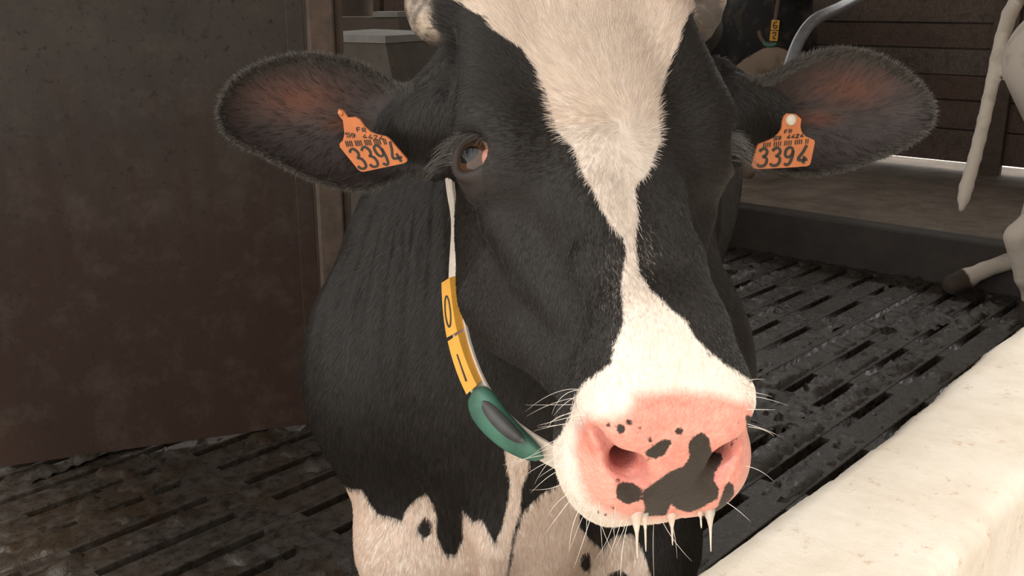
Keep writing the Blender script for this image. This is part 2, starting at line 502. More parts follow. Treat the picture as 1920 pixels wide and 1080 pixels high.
# rusty steel partition on the left with its post
p0, p1 = np.array([-2.35, 2.40]), np.array([-0.615, 3.045])
pd = (p1 - p0); plen = np.linalg.norm(pd); pang = math.atan2(pd[1], pd[0])
part_root = empty('steel_partition', (p0[0], p0[1], 0), pang)
tag(part_root, 'rust stained steel sheet partition standing left of the cow', 'partition')
bmq = bmesh.new()
box_bm(bmq, 0.0, plen - 0.004, 0.0, 0.012, 0.015, 2.3, 0.002)
link('sheet', bm_mesh(bmq, 'sheet'), M_RUST, part_root)
bmq = bmesh.new(); box_bm(bmq, plen - 0.055, plen - 0.004, -0.010, 0.0, 0.015, 2.3, 0.002)
link('edge_strip', bm_mesh(bmq, 'edge_strip'), M_RUST, part_root)
bmq = bmesh.new(); box_bm(bmq, plen + 0.004, plen + 0.085, -0.03, 0.06, 0.0, 2.4, 0.008)
link('post', bm_mesh(bmq, 'post'), M_BROWNPOST, part_root)
bmq = bmesh.new(); box_bm(bmq, plen + 0.089, plen + 0.115, 0.0, 0.05, 0.0, 2.4, 0.004)
link('flange', bm_mesh(bmq, 'flange'), M_BROWNPOST, part_root)

def unproj(px, py, D): return cam2w((px - 960) / FPX * D, (540 - py) / FPX * D, D)
def prism(pts_bottom, pts_top):
    n_ = len(pts_bottom)
    faces = [tuple(range(n_))[::-1], tuple(range(n_, 2 * n_))] + [(k, (k + 1) % n_, n_ + (k + 1) % n_, n_ + k) for k in range(n_)]
    return list(pts_bottom) + list(pts_top), faces
# concrete trough behind the partition: slanted corner, rim painted paler for its lit top edge
tr = empty('concrete_trough', (-0.5, 4.3, 0))
tag(tr, 'grey concrete trough with its lit rim painted paler behind the rusty partition', 'trough')
def flat(px, D, z):
    w = unproj(px, 60, D); return np.array([w[0], w[1], z])
c_l, c_m, c_r, c_b = flat(560, 4.45, 0), flat(722, 4.20, 0), flat(860, 4.75, 0), flat(700, 5.3, 0)
zt = 1.215
bot = [c_l + [0, -0.02, 0], c_m + [0.22, -0.16, 0], c_r + [0.18, -0.1, 0], c_b]
top = [c_l + [0, 0, zt - 0.03], c_m + [0, 0, zt - 0.03], c_r + [0, 0, zt - 0.03], c_b + [0, 0, zt - 0.03]]
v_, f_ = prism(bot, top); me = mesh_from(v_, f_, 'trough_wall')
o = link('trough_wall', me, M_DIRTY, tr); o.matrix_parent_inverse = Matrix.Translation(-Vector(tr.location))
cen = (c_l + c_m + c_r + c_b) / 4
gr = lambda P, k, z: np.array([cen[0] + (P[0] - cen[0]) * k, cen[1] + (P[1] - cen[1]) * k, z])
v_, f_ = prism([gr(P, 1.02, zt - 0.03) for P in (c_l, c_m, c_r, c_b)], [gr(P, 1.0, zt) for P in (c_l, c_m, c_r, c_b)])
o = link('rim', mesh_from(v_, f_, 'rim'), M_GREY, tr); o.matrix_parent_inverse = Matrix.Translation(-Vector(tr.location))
# low stone wall further back
sw_ = empty('stone_wall', (-0.6, 5.6, 0)); tag(sw_, 'low dark stone wall with its lit ledge painted as a pale cap slab behind the trough', 'wall')
a0, a1 = flat(600, 5.7, 0), flat(748, 5.7, 0)
v_, f_ = prism([a0, a1, a1 + [0.1, 0.4, 0], a0 + [0, 0.4, 0]], [a0 + [0, 0, 1.27], a1 + [0, 0, 1.27], a1 + [0.1, 0.4, 1.27], a0 + [0, 0.4, 1.27]])
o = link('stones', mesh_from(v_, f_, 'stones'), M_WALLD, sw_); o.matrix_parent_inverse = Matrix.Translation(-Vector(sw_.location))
s0, s1 = flat(700, 5.68, 0), flat(746, 5.68, 0)  # slab over the lit stretch of ledge, light put into its colour
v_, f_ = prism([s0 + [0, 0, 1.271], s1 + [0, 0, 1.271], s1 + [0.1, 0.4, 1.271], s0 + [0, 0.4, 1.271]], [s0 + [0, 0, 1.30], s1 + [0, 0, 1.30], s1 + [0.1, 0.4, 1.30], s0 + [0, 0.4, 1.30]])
o = link('lit_ledge_slab', mesh_from(v_, f_, 'lit_ledge_slab'), M_GREY, sw_); o.matrix_parent_inverse = Matrix.Translation(-Vector(sw_.location))
# bent cubicle divider tube
dv = empty('cubicle_divider', tuple(unproj(1478, 300, 6.0) * [1, 1, 0] + [0, 0, 0.222]))
tag(dv, 'bent grey steel cubicle divider tube rising behind the right ear', 'divider')
pth = smooth_path([unproj(1650, 205, 7.10), unproj(1628, 222, 6.5), unproj(1590, 236, 5.9), unproj(1530, 240, 5.4), unproj(1490, 215, 5.25), unproj(1472, 165, 5.22), unproj(1484, 112, 5.22),
                   unproj(1504, 66, 5.24), unproj(1530, 36, 5.28), unproj(1572, 16, 5.4), unproj(1612, -3, 5.6), unproj(1700, -40, 6.1), unproj(1800, -75, 6.58)], 8)
v_, f_ = tube_geo(pth, 0.032, 14)
o = link('tube', mesh_from(v_, f_, 'tube'), M_GALV, dv, True); o.matrix_parent_inverse = Matrix.Translation(-Vector(dv.location))

# ------------------------------------------------------------------ the dairy cow that faces the camera
# head frame (s across, l from poll to muzzle, n out of the face), in camera-aligned axes, then world
TH, PSI, ROLL = math.radians(28.5), math.radians(14.5), math.radians(3.2)
hs = np.array([math.cos(PSI), 0, math.sin(PSI)])
hl = np.array([math.sin(TH) * math.sin(PSI), -math.cos(TH), -math.sin(TH) * math.cos(PSI)])
hn = np.array([math.cos(TH) * math.sin(PSI), math.sin(TH), -math.cos(TH) * math.cos(PSI)])
cr_, sr_ = math.cos(ROLL), math.sin(ROLL)
hs, hl = cr_ * hs - sr_ * hl, sr_ * hs + cr_ * hl
C2W = np.array([[1, 0, 0], [0, SP, CP], [0, CP, -SP]])      # (X,U,D) -> world minus camera position
HEAD_O = cam2w(0.0605, 0.2864, 0.92)
HM = np.stack([C2W @ hs, C2W @ hl, C2W @ hn], 1)             # columns: s, l, n in world
HMf = HM.astype(np.float32); HOf = HEAD_O.astype(np.float32)
def h2w(s, l, n): return HEAD_O + HM @ np.array([s, l, n], float)
def w2h(p): return (p - HOf) @ HMf

def smooth_table(x, ys, sig=0.012, step=0.002):
    g = np.arange(x[0] - 0.12, x[-1] + 0.12, step)
    k = np.exp(-0.5 * (np.arange(-30, 31) * step / sig) ** 2); k /= k.sum()
    out = []
    for y in ys:
        v = np.interp(g, x, y); v = np.convolve(np.pad(v, 30, mode='edge'), k, 'valid'); out.append(v.astype(np.float32))
    return g.astype(np.float32), out

_T = np.array([
    # l      wt     wb     top     bot
    [-0.05, 0.060, 0.070, -0.045, -0.14],
    [ 0.00, 0.092, 0.085,  0.000, -0.18],
    [ 0.05, 0.108, 0.090,  0.006, -0.22],
    [ 0.10, 0.113, 0.094,  0.009, -0.25],
    [ 0.15, 0.108, 0.096,  0.008, -0.265],
    [ 0.20, 0.096, 0.094,  0.003, -0.262],
    [ 0.25, 0.072, 0.082,  0.000, -0.245],
    [ 0.30, 0.052, 0.070, -0.001, -0.218],
    [ 0.35, 0.040, 0.060, -0.001, -0.188],
    [ 0.39, 0.042, 0.056, -0.002, -0.165],
    [ 0.42, 0.050, 0.060, -0.010, -0.150],
    [ 0.45, 0.050, 0.058, -0.030, -0.140],
    [ 0.48, 0.046, 0.054, -0.055, -0.130]])
_g, (_wt, _wb, _tp, _bt) = smooth_table(_T[:, 0], [_T[:, i] for i in range(1, 5)])

EYE = np.array([0.1070, 0.168, -0.052])       # head frame, mirrored across s
EYE_M = np.array([0.70, 0.10, 0.71]); EYE_M /= np.linalg.norm(EYE_M)
_eu = np.array([0.0, 1.0, 0.0]) - EYE_M * EYE_M[1]; _eu /= np.linalg.norm(_eu)     # towards the muzzle
_ev = np.cross(EYE_M, _eu)                                                          # roughly towards the back of the eye
EYE_LOOP = []
for _a in np.linspace(0, 2 * math.pi, 18, endpoint=False):
    ca, sa = math.cos(_a), math.sin(_a)
    uu = 0.0175 * ca; vv = -0.0205 * sa * (1.0 if sa < 0 else 1.05)
    dd = math.sqrt(max(0.0, 0.0262 ** 2 - uu ** 2 - vv ** 2)) - 0.0262
    EYE_LOOP.append(EYE + EYE_M * (0.0215 + dd + 0.001) + _eu * uu + _ev * vv)

NOSTRIL_P = [(0.030, 0.470, -0.068), (0.044, 0.448, -0.050), (0.062, 0.428, -0.034)]; NOSTRIL_R = [0.0120, 0.0120, 0.005]
NOSTRIL_IN = ((0.043, 0.452, -0.047), (0.032, 0.405, -0.098), 0.0115, 0.009)

MUZZLE_ROLL = 0.13
def f_head(q):
    """signed distance of the head, in head-frame coordinates."""
    l, n = q[:, 1], q[:, 2]
    s = q[:, 0] + MUZZLE_ROLL * (n + 0.055) * np.clip((l - 0.30) / 0.10, 0, 1)     # the muzzle is rolled a little on the face
    q = np.stack([s, l, n], 1)
    a = np.abs(s)
    qa = np.stack([a, l, n], 1)
    i = np.clip((l - _g[0]) / (_g[1] - _g[0]), 0, len(_g) - 2); i0 = i.astype(np.int32); fr = (i - i0).astype(np.float32)
    tb = lambda t: t[i0] * (1 - fr) + t[i0 + 1] * fr
    wt, wb, tp, bt = tb(_wt), tb(_wb), tb(_tp), tb(_bt)
    mid = (tp + bt) / 2; hh = (tp - bt) / 2
    t = (n - mid) / hh
    bl = np.clip((t + 0.35) / 1.1, 0, 1); bl = bl * bl * (3 - 2 * bl)
    w = wb + (wt - wb) * bl
    low = np.clip((-t - 0.35) / 0.65, 0, 1.5)
    w = w * (1 - 0.25 * low)
    qq = (np.abs(a / w) ** 2.6 + np.abs(t) ** 2.6) ** (1 / 2.6)
    d = (qq - 1) * np.minimum(w, hh)
    d = smax(d, l - 0.455, 0.05)
    d = smax(d, -0.045 - l, 0.06)
    # brow and orbit, temple ridge, poll, horn base
    d = smin(d, s_ell(qa, (0.090, 0.160, -0.055), (0.040, 0.052, 0.050)), 0.030)
    d = smin(d, s_cap(qa, (0.100, 0.135, -0.030), (0.082, 0.030, -0.025), 0.030, 0.032), 0.025)
    d = smin(d, s_ell(qa, (0.0, -0.010, -0.025), (0.085, 0.045, 0.040)), 0.03)
    d = smin(d, s_cap(qa, (0.080, 0.016, -0.035), (0.096, 0.008, -0.040), 0.030, 0.024), 0.02)
    # cheek muscle, jaw, facial crest
    d = smin(d, s_ell(qa, (0.070, 0.195, -0.165), (0.040, 0.095, 0.085)), 0.03)
    d = smin(d, s_cap(qa, (0.088, 0.215, -0.078), (0.052, 0.300, -0.088), 0.020, 0.013), 0.02)
    d = smin(d, s_cap(qa, (0.044, 0.330, -0.130), (0.068, 0.225, -0.200), 0.026, 0.035), 0.03)
    # nasal bone edge
    d = smin(d, s_cap(qa, (0.030, 0.230, -0.018), (0.028, 0.370, -0.020), 0.016, 0.016), 0.015)
    # hollow between nasal bone and cheek
    d = smax(d, -s_ell(qa, (0.088, 0.300, -0.036), (0.028, 0.045, 0.024)), 0.03)
    d = smax(d, -s_ell(qa, (0.066, 0.350, -0.046), (0.018, 0.046, 0.022)), 0.03)
    d = smin(d, s_cap(qa, (0.047, 0.285, -0.028), (0.036, 0.355, -0.022), 0.010, 0.009), 0.022)
    # hollow above the eye (temporal fossa)
    d = smax(d, -s_ell(qa, (0.128, 0.075, -0.052), (0.020, 0.045, 0.016)), 0.02)
    # muzzle: broad blunt pad, nostril wings, lips, chin
    tl = np.clip((n + 0.13) / 0.13, 0, 1)
    bx = 0.073 - 0.015 * tl
    ll = l - 0.400 + 0.38 * (n + 0.07)
    e1 = np.maximum(a - (bx - 0.036), 0); e2 = np.maximum(np.abs(ll) - 0.016, 0); e3 = np.maximum(np.abs(n + 0.076) - 0.040, 0)
    d = smin(d, np.sqrt(e1 * e1 + e2 * e2 + e3 * e3) - 0.038, 0.03)
    d = smin(d, s_ell(qa, (0.043, 0.405, -0.036), (0.026, 0.034, 0.030)), 0.02)
    d = smin(d, s_ell(qa, (0.042, 0.425, -0.105), (0.040, 0.042, 0.036)), 0.025)
    d = smin(d, s_ell(q, (0.0, 0.412, -0.150), (0.052, 0.055, 0.026)), 0.02)
    # mouth slit
    d = smax(d, -s_cap(qa, (0.0, 0.492, -0.138), (0.080, 0.400, -0.136), 0.003, 0.003), 0.006)
    # nostrils: comma-shaped, opening outwards
    d = smax(d, -s_chain(qa, NOSTRIL_P, NOSTRIL_R, 0.01), 0.008)
    d = smax(d, -s_cap(qa, *NOSTRIL_IN), 0.008)
    # shallow groove between the nostrils
    d = smax(d, -s_cap(q, (0, 0.475, -0.06), (0, 0.500, -0.125), 0.010, 0.010), 0.012)
    # eyeball socket and lids
    ec = np.array(EYE, np.float32)
    e = qa - ec
    r = np.sqrt((e * e).sum(1))
    um = e @ EYE_M.astype(np.float32); uu = e @ _eu.astype(np.float32); vv = e @ _ev.astype(np.float32)
    opening = np.sqrt((uu / 0.0175) ** 2 + (vv / 0.0205) ** 2) - 1
    cut = np.maximum(opening * 0.017, -um)
    d = smax(d, -cut, 0.006)
    lids = None
    near = r < 0.05
    if near.any():
        dn = d[near]; en = qa[near]
        for k in range(len(EYE_LOOP)):
            c = s_cap(en, EYE_LOOP[k], EYE_LOOP[(k + 1) % len(EYE_LOOP)], 0.0042, 0.0042)
            lids = c if lids is None else np.minimum(lids, c)
        d = d.copy(); d[near] = smin(dn, lids, 0.007)
    return d

# ears: outline polygons in pixels, put on a plane of their own and cupped
EARS = []
def make_ear(outline, base_px, tip_px, base_D, tip_D, nrm_cam):
    """frame: a from base to tip, b across, c out of the cup."""
    def at(px, py, D): return cam2w((px - 960) / FPX * D, (540 - py) / FPX * D, D)
    O = at(*base_px, base_D); Tp = at(*tip_px, tip_D)
    a = Tp - O; L = np.linalg.norm(a); a /= L
    c = C2W @ np.array(nrm_cam, float); c -= a * (c @ a); c /= np.linalg.norm(c)
    b = np.cross(c, a)
    if b[2] < 0: b = -b
    cpos = np.array([0, 0, CAMH])
    pts = []
    for px, py in outline:
        r = C2W @ np.array([(px - 960) / FPX, (540 - py) / FPX, 1.0])
        t = ((O - cpos) @ c) / (r @ c)
        P = cpos + r * t - O
        pts.append((P @ a, P @ b))
    return dict(O=O.astype(np.float32), A=np.stack([a, b, c], 1).astype(np.float32), L=L, poly=np.array(smooth_path(pts + [pts[0]], 3)[:-1], np.float32))

EARS.append(make_ear([(842, 120), (800, 150), (762, 168), (722, 142), (680, 118), (630, 103), (575, 97), (520, 105), (470, 122), (430, 150), (409, 185), (405, 215),
                      (416, 248), (450, 274), (500, 297), (560, 328), (620, 348), (680, 357), (720, 345), (770, 322), (842, 312)],
                     (835, 225), (405, 205), 0.985, 0.945, (0.10, 0.10, -1)))
EARS.append(make_ear([(1372, 150), (1400, 158), (1440, 140), (1480, 112), (1530, 94), (1590, 87), (1640, 97), (1690, 120), (1730, 152), (1756, 190), (1758, 220),
                      (1740, 250), (1700, 278), (1650, 298), (1600, 316), (1540, 326), (1480, 322), (1430, 306), (1380, 290)],
                     (1372, 215), (1758, 208), 1.000, 0.985, (-0.10, 0.10, -1)))

def f_ear(p, E):
    q = (p - E['O']) @ E['A']
    u, v, w = q[:, 0], q[:, 1], q[:, 2]
    d = np.full(len(p), 0.0, np.float32)
    out = np.sqrt(np.maximum(0, np.abs(u - E['L'] / 2) - E['L'] / 2 - 0.02) ** 2 + np.maximum(0, np.abs(v) - 0.085) ** 2 + np.maximum(0, np.abs(w) - 0.06) ** 2)
    d[:] = out + 0.02
    nb = out < 0.012
    if nb.any():
        u, v, w = u[nb], v[nb], w[nb]
        sd = -poly_sd(u, v, E['poly'])
        depth = np.clip(-sd, 0, 0.05)
        cup = -0.030 * (1 - np.exp(-depth / 0.020)) - 0.014 * np.clip(1 - u / 0.12, 0, 1) * np.clip(depth / 0.03, 0, 1)
        cup = cup + 0.010 * np.clip(v / 0.05, -1, 1) * np.clip(1 - u / E['L'], 0, 1)
        # soft inner ridges
        cup = cup + 0.0045 * np.exp(-((v - 0.006 - 0.10 * (u - 0.09)) / 0.010) ** 2) * np.clip(depth / 0.02, 0, 1) * np.exp(-((u - 0.07) / 0.06) ** 2)
        th = 0.0050 + 0.002 * np.clip(depth / 0.03, 0, 1) + 0.010 * np.clip(1 - u / 0.05, 0, 1)
        dd = smax((np.abs(w - cup) - th) * 0.75, sd + 0.0015, 0.006)
        d[nb] = dd
    return d

BX = 0.022
def f_body(p):
    """neck, trunk and legs in world coordinates."""
    x, y, z = p[:, 0], p[:, 1], p[:, 2]
    lean = 0.20 * np.clip((y - 1.35) / 1.2, 0, 1.5)       # the trunk drifts to the right as it goes back
    q = np.stack([x - BX - lean, y, z], 1)
    qa = np.stack([np.abs(q[:, 0]), y, z], 1)
    nk = s_cap(p, (0.066, 1.02, 1.190), (BX, 1.42, 1.02), 0.105, 0.195)
    nk = smin(nk, s_cap(p, (0.072, 1.02, 1.255), (BX, 1.62, 1.34), 0.070, 0.085), 0.07)
    nk = smin(nk, s_cap(p, (0.075, 1.03, 1.105), (BX + 0.01, 1.20, 0.86), 0.075, 0.13), 0.07)
    d = nk
    d = smin(d, s_ell(q, (0, 1.36, 0.90), (0.285, 0.30, 0.28)), 0.10)
    d = smin(d, s_ell(qa, (0.215, 1.26, 0.855), (0.085, 0.10, 0.13)), 0.07)
    d = smin(d, s_ell(qa, (0.125, 1.52, 0.97), (0.115, 0.22, 0.27)), 0.08)
    d = smin(d, s_cap(q, (0, 1.55, 1.31), (0, 3.0, 1.33), 0.065, 0.08), 0.12)
    d = smin(d, s_ell(q, (0, 2.20, 0.98), (0.345, 0.80, 0.38)), 0.12)
    d = smin(d, s_ell(q, (0, 2.98, 1.12), (0.26, 0.36, 0.28)), 0.12)
    d = smin(d, s_ell(qa, (0.24, 2.78, 1.28), (0.07, 0.10, 0.07)), 0.08)
    # brisket and dewlap fold
    d = smin(d, s_ell(q, (0, 1.24, 0.70), (0.10, 0.16, 0.14)), 0.07)
    d = smin(d, s_cap(p, (0.060, 1.075, 1.00), (-0.015, 1.085, 0.72), 0.030, 0.020), 0.05)
    d = smin(d, s_cap(p, (-0.015, 1.085, 0.74), (-0.03, 1.11, 0.58), 0.018, 0.012), 0.025)
    # forelegs
    d = smin(d, s_chain(qa, [(0.158, 1.30, 0.82), (0.148, 1.24, 0.62), (0.120, 1.23, 0.40)], [0.105, 0.086, 0.056], 0.03), 0.05)
    d = smin(d, s_chain(qa, [(0.120, 1.23, 0.40), (0.120, 1.25, 0.20), (0.120, 1.25, 0.13), (0.122, 1.21, 0.05)], [0.052, 0.034, 0.042, 0.048], 0.02), 0.02)
    # hind legs
    d = smin(d, s_chain(qa, [(0.17, 2.95, 0.98), (0.17, 2.86, 0.72), (0.15, 3.12, 0.50)], [0.16, 0.12, 0.055], 0.05), 0.08)
    d = smin(d, s_chain(qa, [(0.15, 3.12, 0.50), (0.15, 3.08, 0.17), (0.15, 3.02, 0.05)], [0.052, 0.038, 0.048], 0.02), 0.02)
    d = smin(d, s_ell(q, (0, 2.78, 0.62), (0.16, 0.20, 0.13)), 0.05)
    fold = np.exp(-((y - 1.16) / 0.09) ** 2 - ((z - 1.06) / 0.11) ** 2) * np.clip((BX - x) / 0.06, 0, 1)
    d = d + 0.0022 * fold * np.sin((x * 0.9 - y * 0.55 + 0.12 * z) * 170)
    # hoof soles stand on the floor
    d = smax(d, -z, 0.01)
    return d

EAR_JOIN = [[(unproj(868, 110, 0.985), unproj(806, 178, 0.992), 0.024, 0.018), (unproj(862, 215, 0.965), unproj(800, 235, 0.985), 0.040, 0.034), (unproj(866, 285, 0.975), unproj(810, 290, 0.985), 0.018, 0.014)],
            [(unproj(1345, 135, 1.015), unproj(1396, 190, 1.025), 0.015, 0.014), (unproj(1355, 215, 1.0), unproj(1400, 225, 1.02), 0.036, 0.032)]]
def f_cow(p):
    q = w2h(p)
    hb = np.sqrt(np.maximum(0, np.abs(q[:, 0]) - 0.17) ** 2 + np.maximum(0, np.abs(q[:, 1] - 0.21) - 0.28) ** 2 + np.maximum(0, np.abs(q[:, 2] + 0.12) - 0.19) ** 2)
    d = np.full(len(p), 0, np.float32); d[:] = hb + 0.03
    nb = hb < 0.03
    if nb.any():
        d[nb] = f_head(q[nb])
    bm_ = p[:, 1] > 0.93
    if bm_.any():
        b = f_body(p[bm_])
        d[bm_] = smin(d[bm_], b, 0.035)
    for k, E in enumerate(EARS):
        e = f_ear(p, E)
        near = e < 0.06
        if near.any():
            sg = -1 if k == 0 else 1
            qn = q[near]
            qe = (p[near] - E['O']) @ E['A']
            root = s_cap(qe * np.array([1, 0.75, 1], np.float32), (-0.05, 0.004, -0.040), (0.045, -0.002, -0.036), 0.046, 0.024)
            d[near] = smin(d[near], root, 0.02)
            for ca_, cb_, ra_, rb_ in EAR_JOIN[k]: d[near] = smin(d[near], s_cap(p[near], ca_, cb_, ra_, rb_), 0.022)
            d[near] = smin(d[near], e[near], 0.018)
    return d

import time
_t0 = time.time()
FINE = 0.0026
cow_xs = axis_steps([(-0.46, -0.31, 0.010), (-0.31, 0.46, FINE), (0.46, 0.62, 0.010)])
cow_ys = axis_steps([(0.60, 1.06, FINE), (1.06, 1.50, 0.007), (1.50, 3.50, 0.030)])
cow_zs = axis_steps([(-0.04, 0.52, 0.014), (0.52, 0.95, 0.007), (0.95, 1.48, FINE), (1.48, 1.52, 0.006)])
cv_, cq_, cn_ = surface_nets(f_cow, cow_xs, cow_ys, cow_zs)
print('cow mesh', len(cv_), len(cq_), round(time.time() - _t0, 1))

# ---- coat: signed distances of the markings, from outlines
BLAZE = [(842, -10), (865, 8), (887, 22), (914, 34), (925, 56), (959, 79), (977, 90), (1000, 120), (1019, 157), (1034, 210), (1045, 247), (1075, 277), (1090, 319),
         (1116, 364), (1131, 397), (1142, 417), (1154, 434), (1168, 444), (1174, 474), (1170, 500), (1164, 530), (1168, 567), (1169, 605), (1150, 650), (1146, 680),
         (1120, 699), (1094, 717), (1079, 740), (1070, 775), (1050, 815), (1025, 840), (985, 860), (985, 1150), (1520, 1150), (1520, 760), (1420, 720), (1367, 687), (1327, 657),
         (1300, 630), (1290, 607), (1273, 590), (1257, 580), (1240, 560), (1217, 543), (1210, 527), (1200, 517), (1195, 493), (1191, 450), (1195, 420), (1195, 397),
         (1191, 349), (1217, 322), (1225, 296), (1240, 262), (1236, 225), (1236, 176), (1251, 131), (1274, 75), (1279, 52), (1292, 26), (1315, 15), (1325, -10), (1330, -260), (830, -260)]
def mz(pts): return [(960 + x / 2.7, 680 + y / 2.7) for x, y in pts]
PINK = mz([(600, 150), (800, 132), (1000, 142), (1200, 200), (1290, 300), (1290, 700), (1190, 765), (1000, 800), (800, 805), (600, 800), (470, 770), (380, 700), (330, 600), (300, 450), (325, 330),
           (375, 262), (470, 268), (560, 250), (600, 205)])
SPOTS = [mz(q) for q in [
    [(960, 350), (1000, 380), (1010, 450), (1060, 460), (1070, 490), (1030, 550), (1020, 590), (1050, 640), (1040, 690), (960, 735), (900, 760), (830, 740), (805, 715), (780, 775), (670, 780), (672, 730),
     (660, 690), (662, 645), (730, 600), (800, 550), (870, 520), (900, 480), (890, 410), (920, 370)],
    [(540, 610), (580, 603), (620, 610), (655, 640), (650, 700), (580, 717), (530, 690), (525, 640)],
    [(740, 400), (775, 386), (805, 392), (805, 412), (770, 470), (720, 490), (690, 478), (668, 458), (700, 430)],
    [(1180, 262), (1215, 270), (1218, 310), (1190, 350), (1185, 320)],
    [(1100, 600), (1125, 620), (1125, 670), (1080, 730), (1050, 770), (950, 772), (1000, 755), (1040, 730), (1065, 660), (1080, 620)],
    [(1142, 380), (1128, 402), (1108, 428), (1110, 402), (1125, 385)]]]
for cx, cy, rr in [(845, 348, 22), (550, 338, 25), (593, 302, 17), (487, 316, 14), (645, 332, 11), (697, 388, 14), (535, 598, 13), (505, 728, 9), (440, 757, 9), (475, 770, 9), (515, 735, 8), (1145, 300, 6), (685, 488, 8)]:
    SPOTS.append(mz([(cx + rr * (1 + 0.12 * math.sin(3 * t + cx)) * math.cos(t), cy + rr * (1 + 0.12 * math.sin(2 * t + cy)) * math.sin(t)) for t in np.linspace(0, 2 * math.pi, 12, endpoint=False)]))
LEGWHITE = [[(640, 905), (658, 917), (678, 918), (695, 945), (709, 964), (735, 970), (753, 977), (762, 955), (775, 940), (799, 924), (812, 945), (819, 966), (818, 1002), (833, 1039), (855, 1040), (868, 1010),
             (869, 957), (888, 979), (903, 973), (928, 1020), (943, 984), (954, 929), (957, 900), (950, 875), (946, 838), (960, 825), (984, 835), (994, 875), (985, 895), (979, 915), (975, 960), (962, 1000),
             (950, 1080), (945, 2600), (560, 2600), (620, 1080), (636, 980)],
            [(954, 1080), (965, 1010), (983, 958), (1012, 929), (1060, 900), (1090, 940), (1085, 985), (1105, 1010), (1130, 1030), (1150, 1005), (1185, 1000), (1205, 1030), (1222, 1085), (1230, 1200), (1300, 1300), (1300, 2600), (958, 2600)]]
LEGSPOT = [[(783, 985), (797, 968), (811, 980), (810, 998), (799, 1010), (785, 1000)], [(1090, 1040), (1105, 1035), (1108, 1065), (1098, 1072), (1088, 1060)], [(1140, 1075), (1165, 1068), (1185, 1085), (1165, 1110), (1135, 1100)]]
EAR_GLOW = [((560, 185), 80, 38), ((640, 232), 40, 14), ((1590, 165), 75, 34), ((1535, 222), 40, 14)]  # reddish patches standing for light that shines through the ears

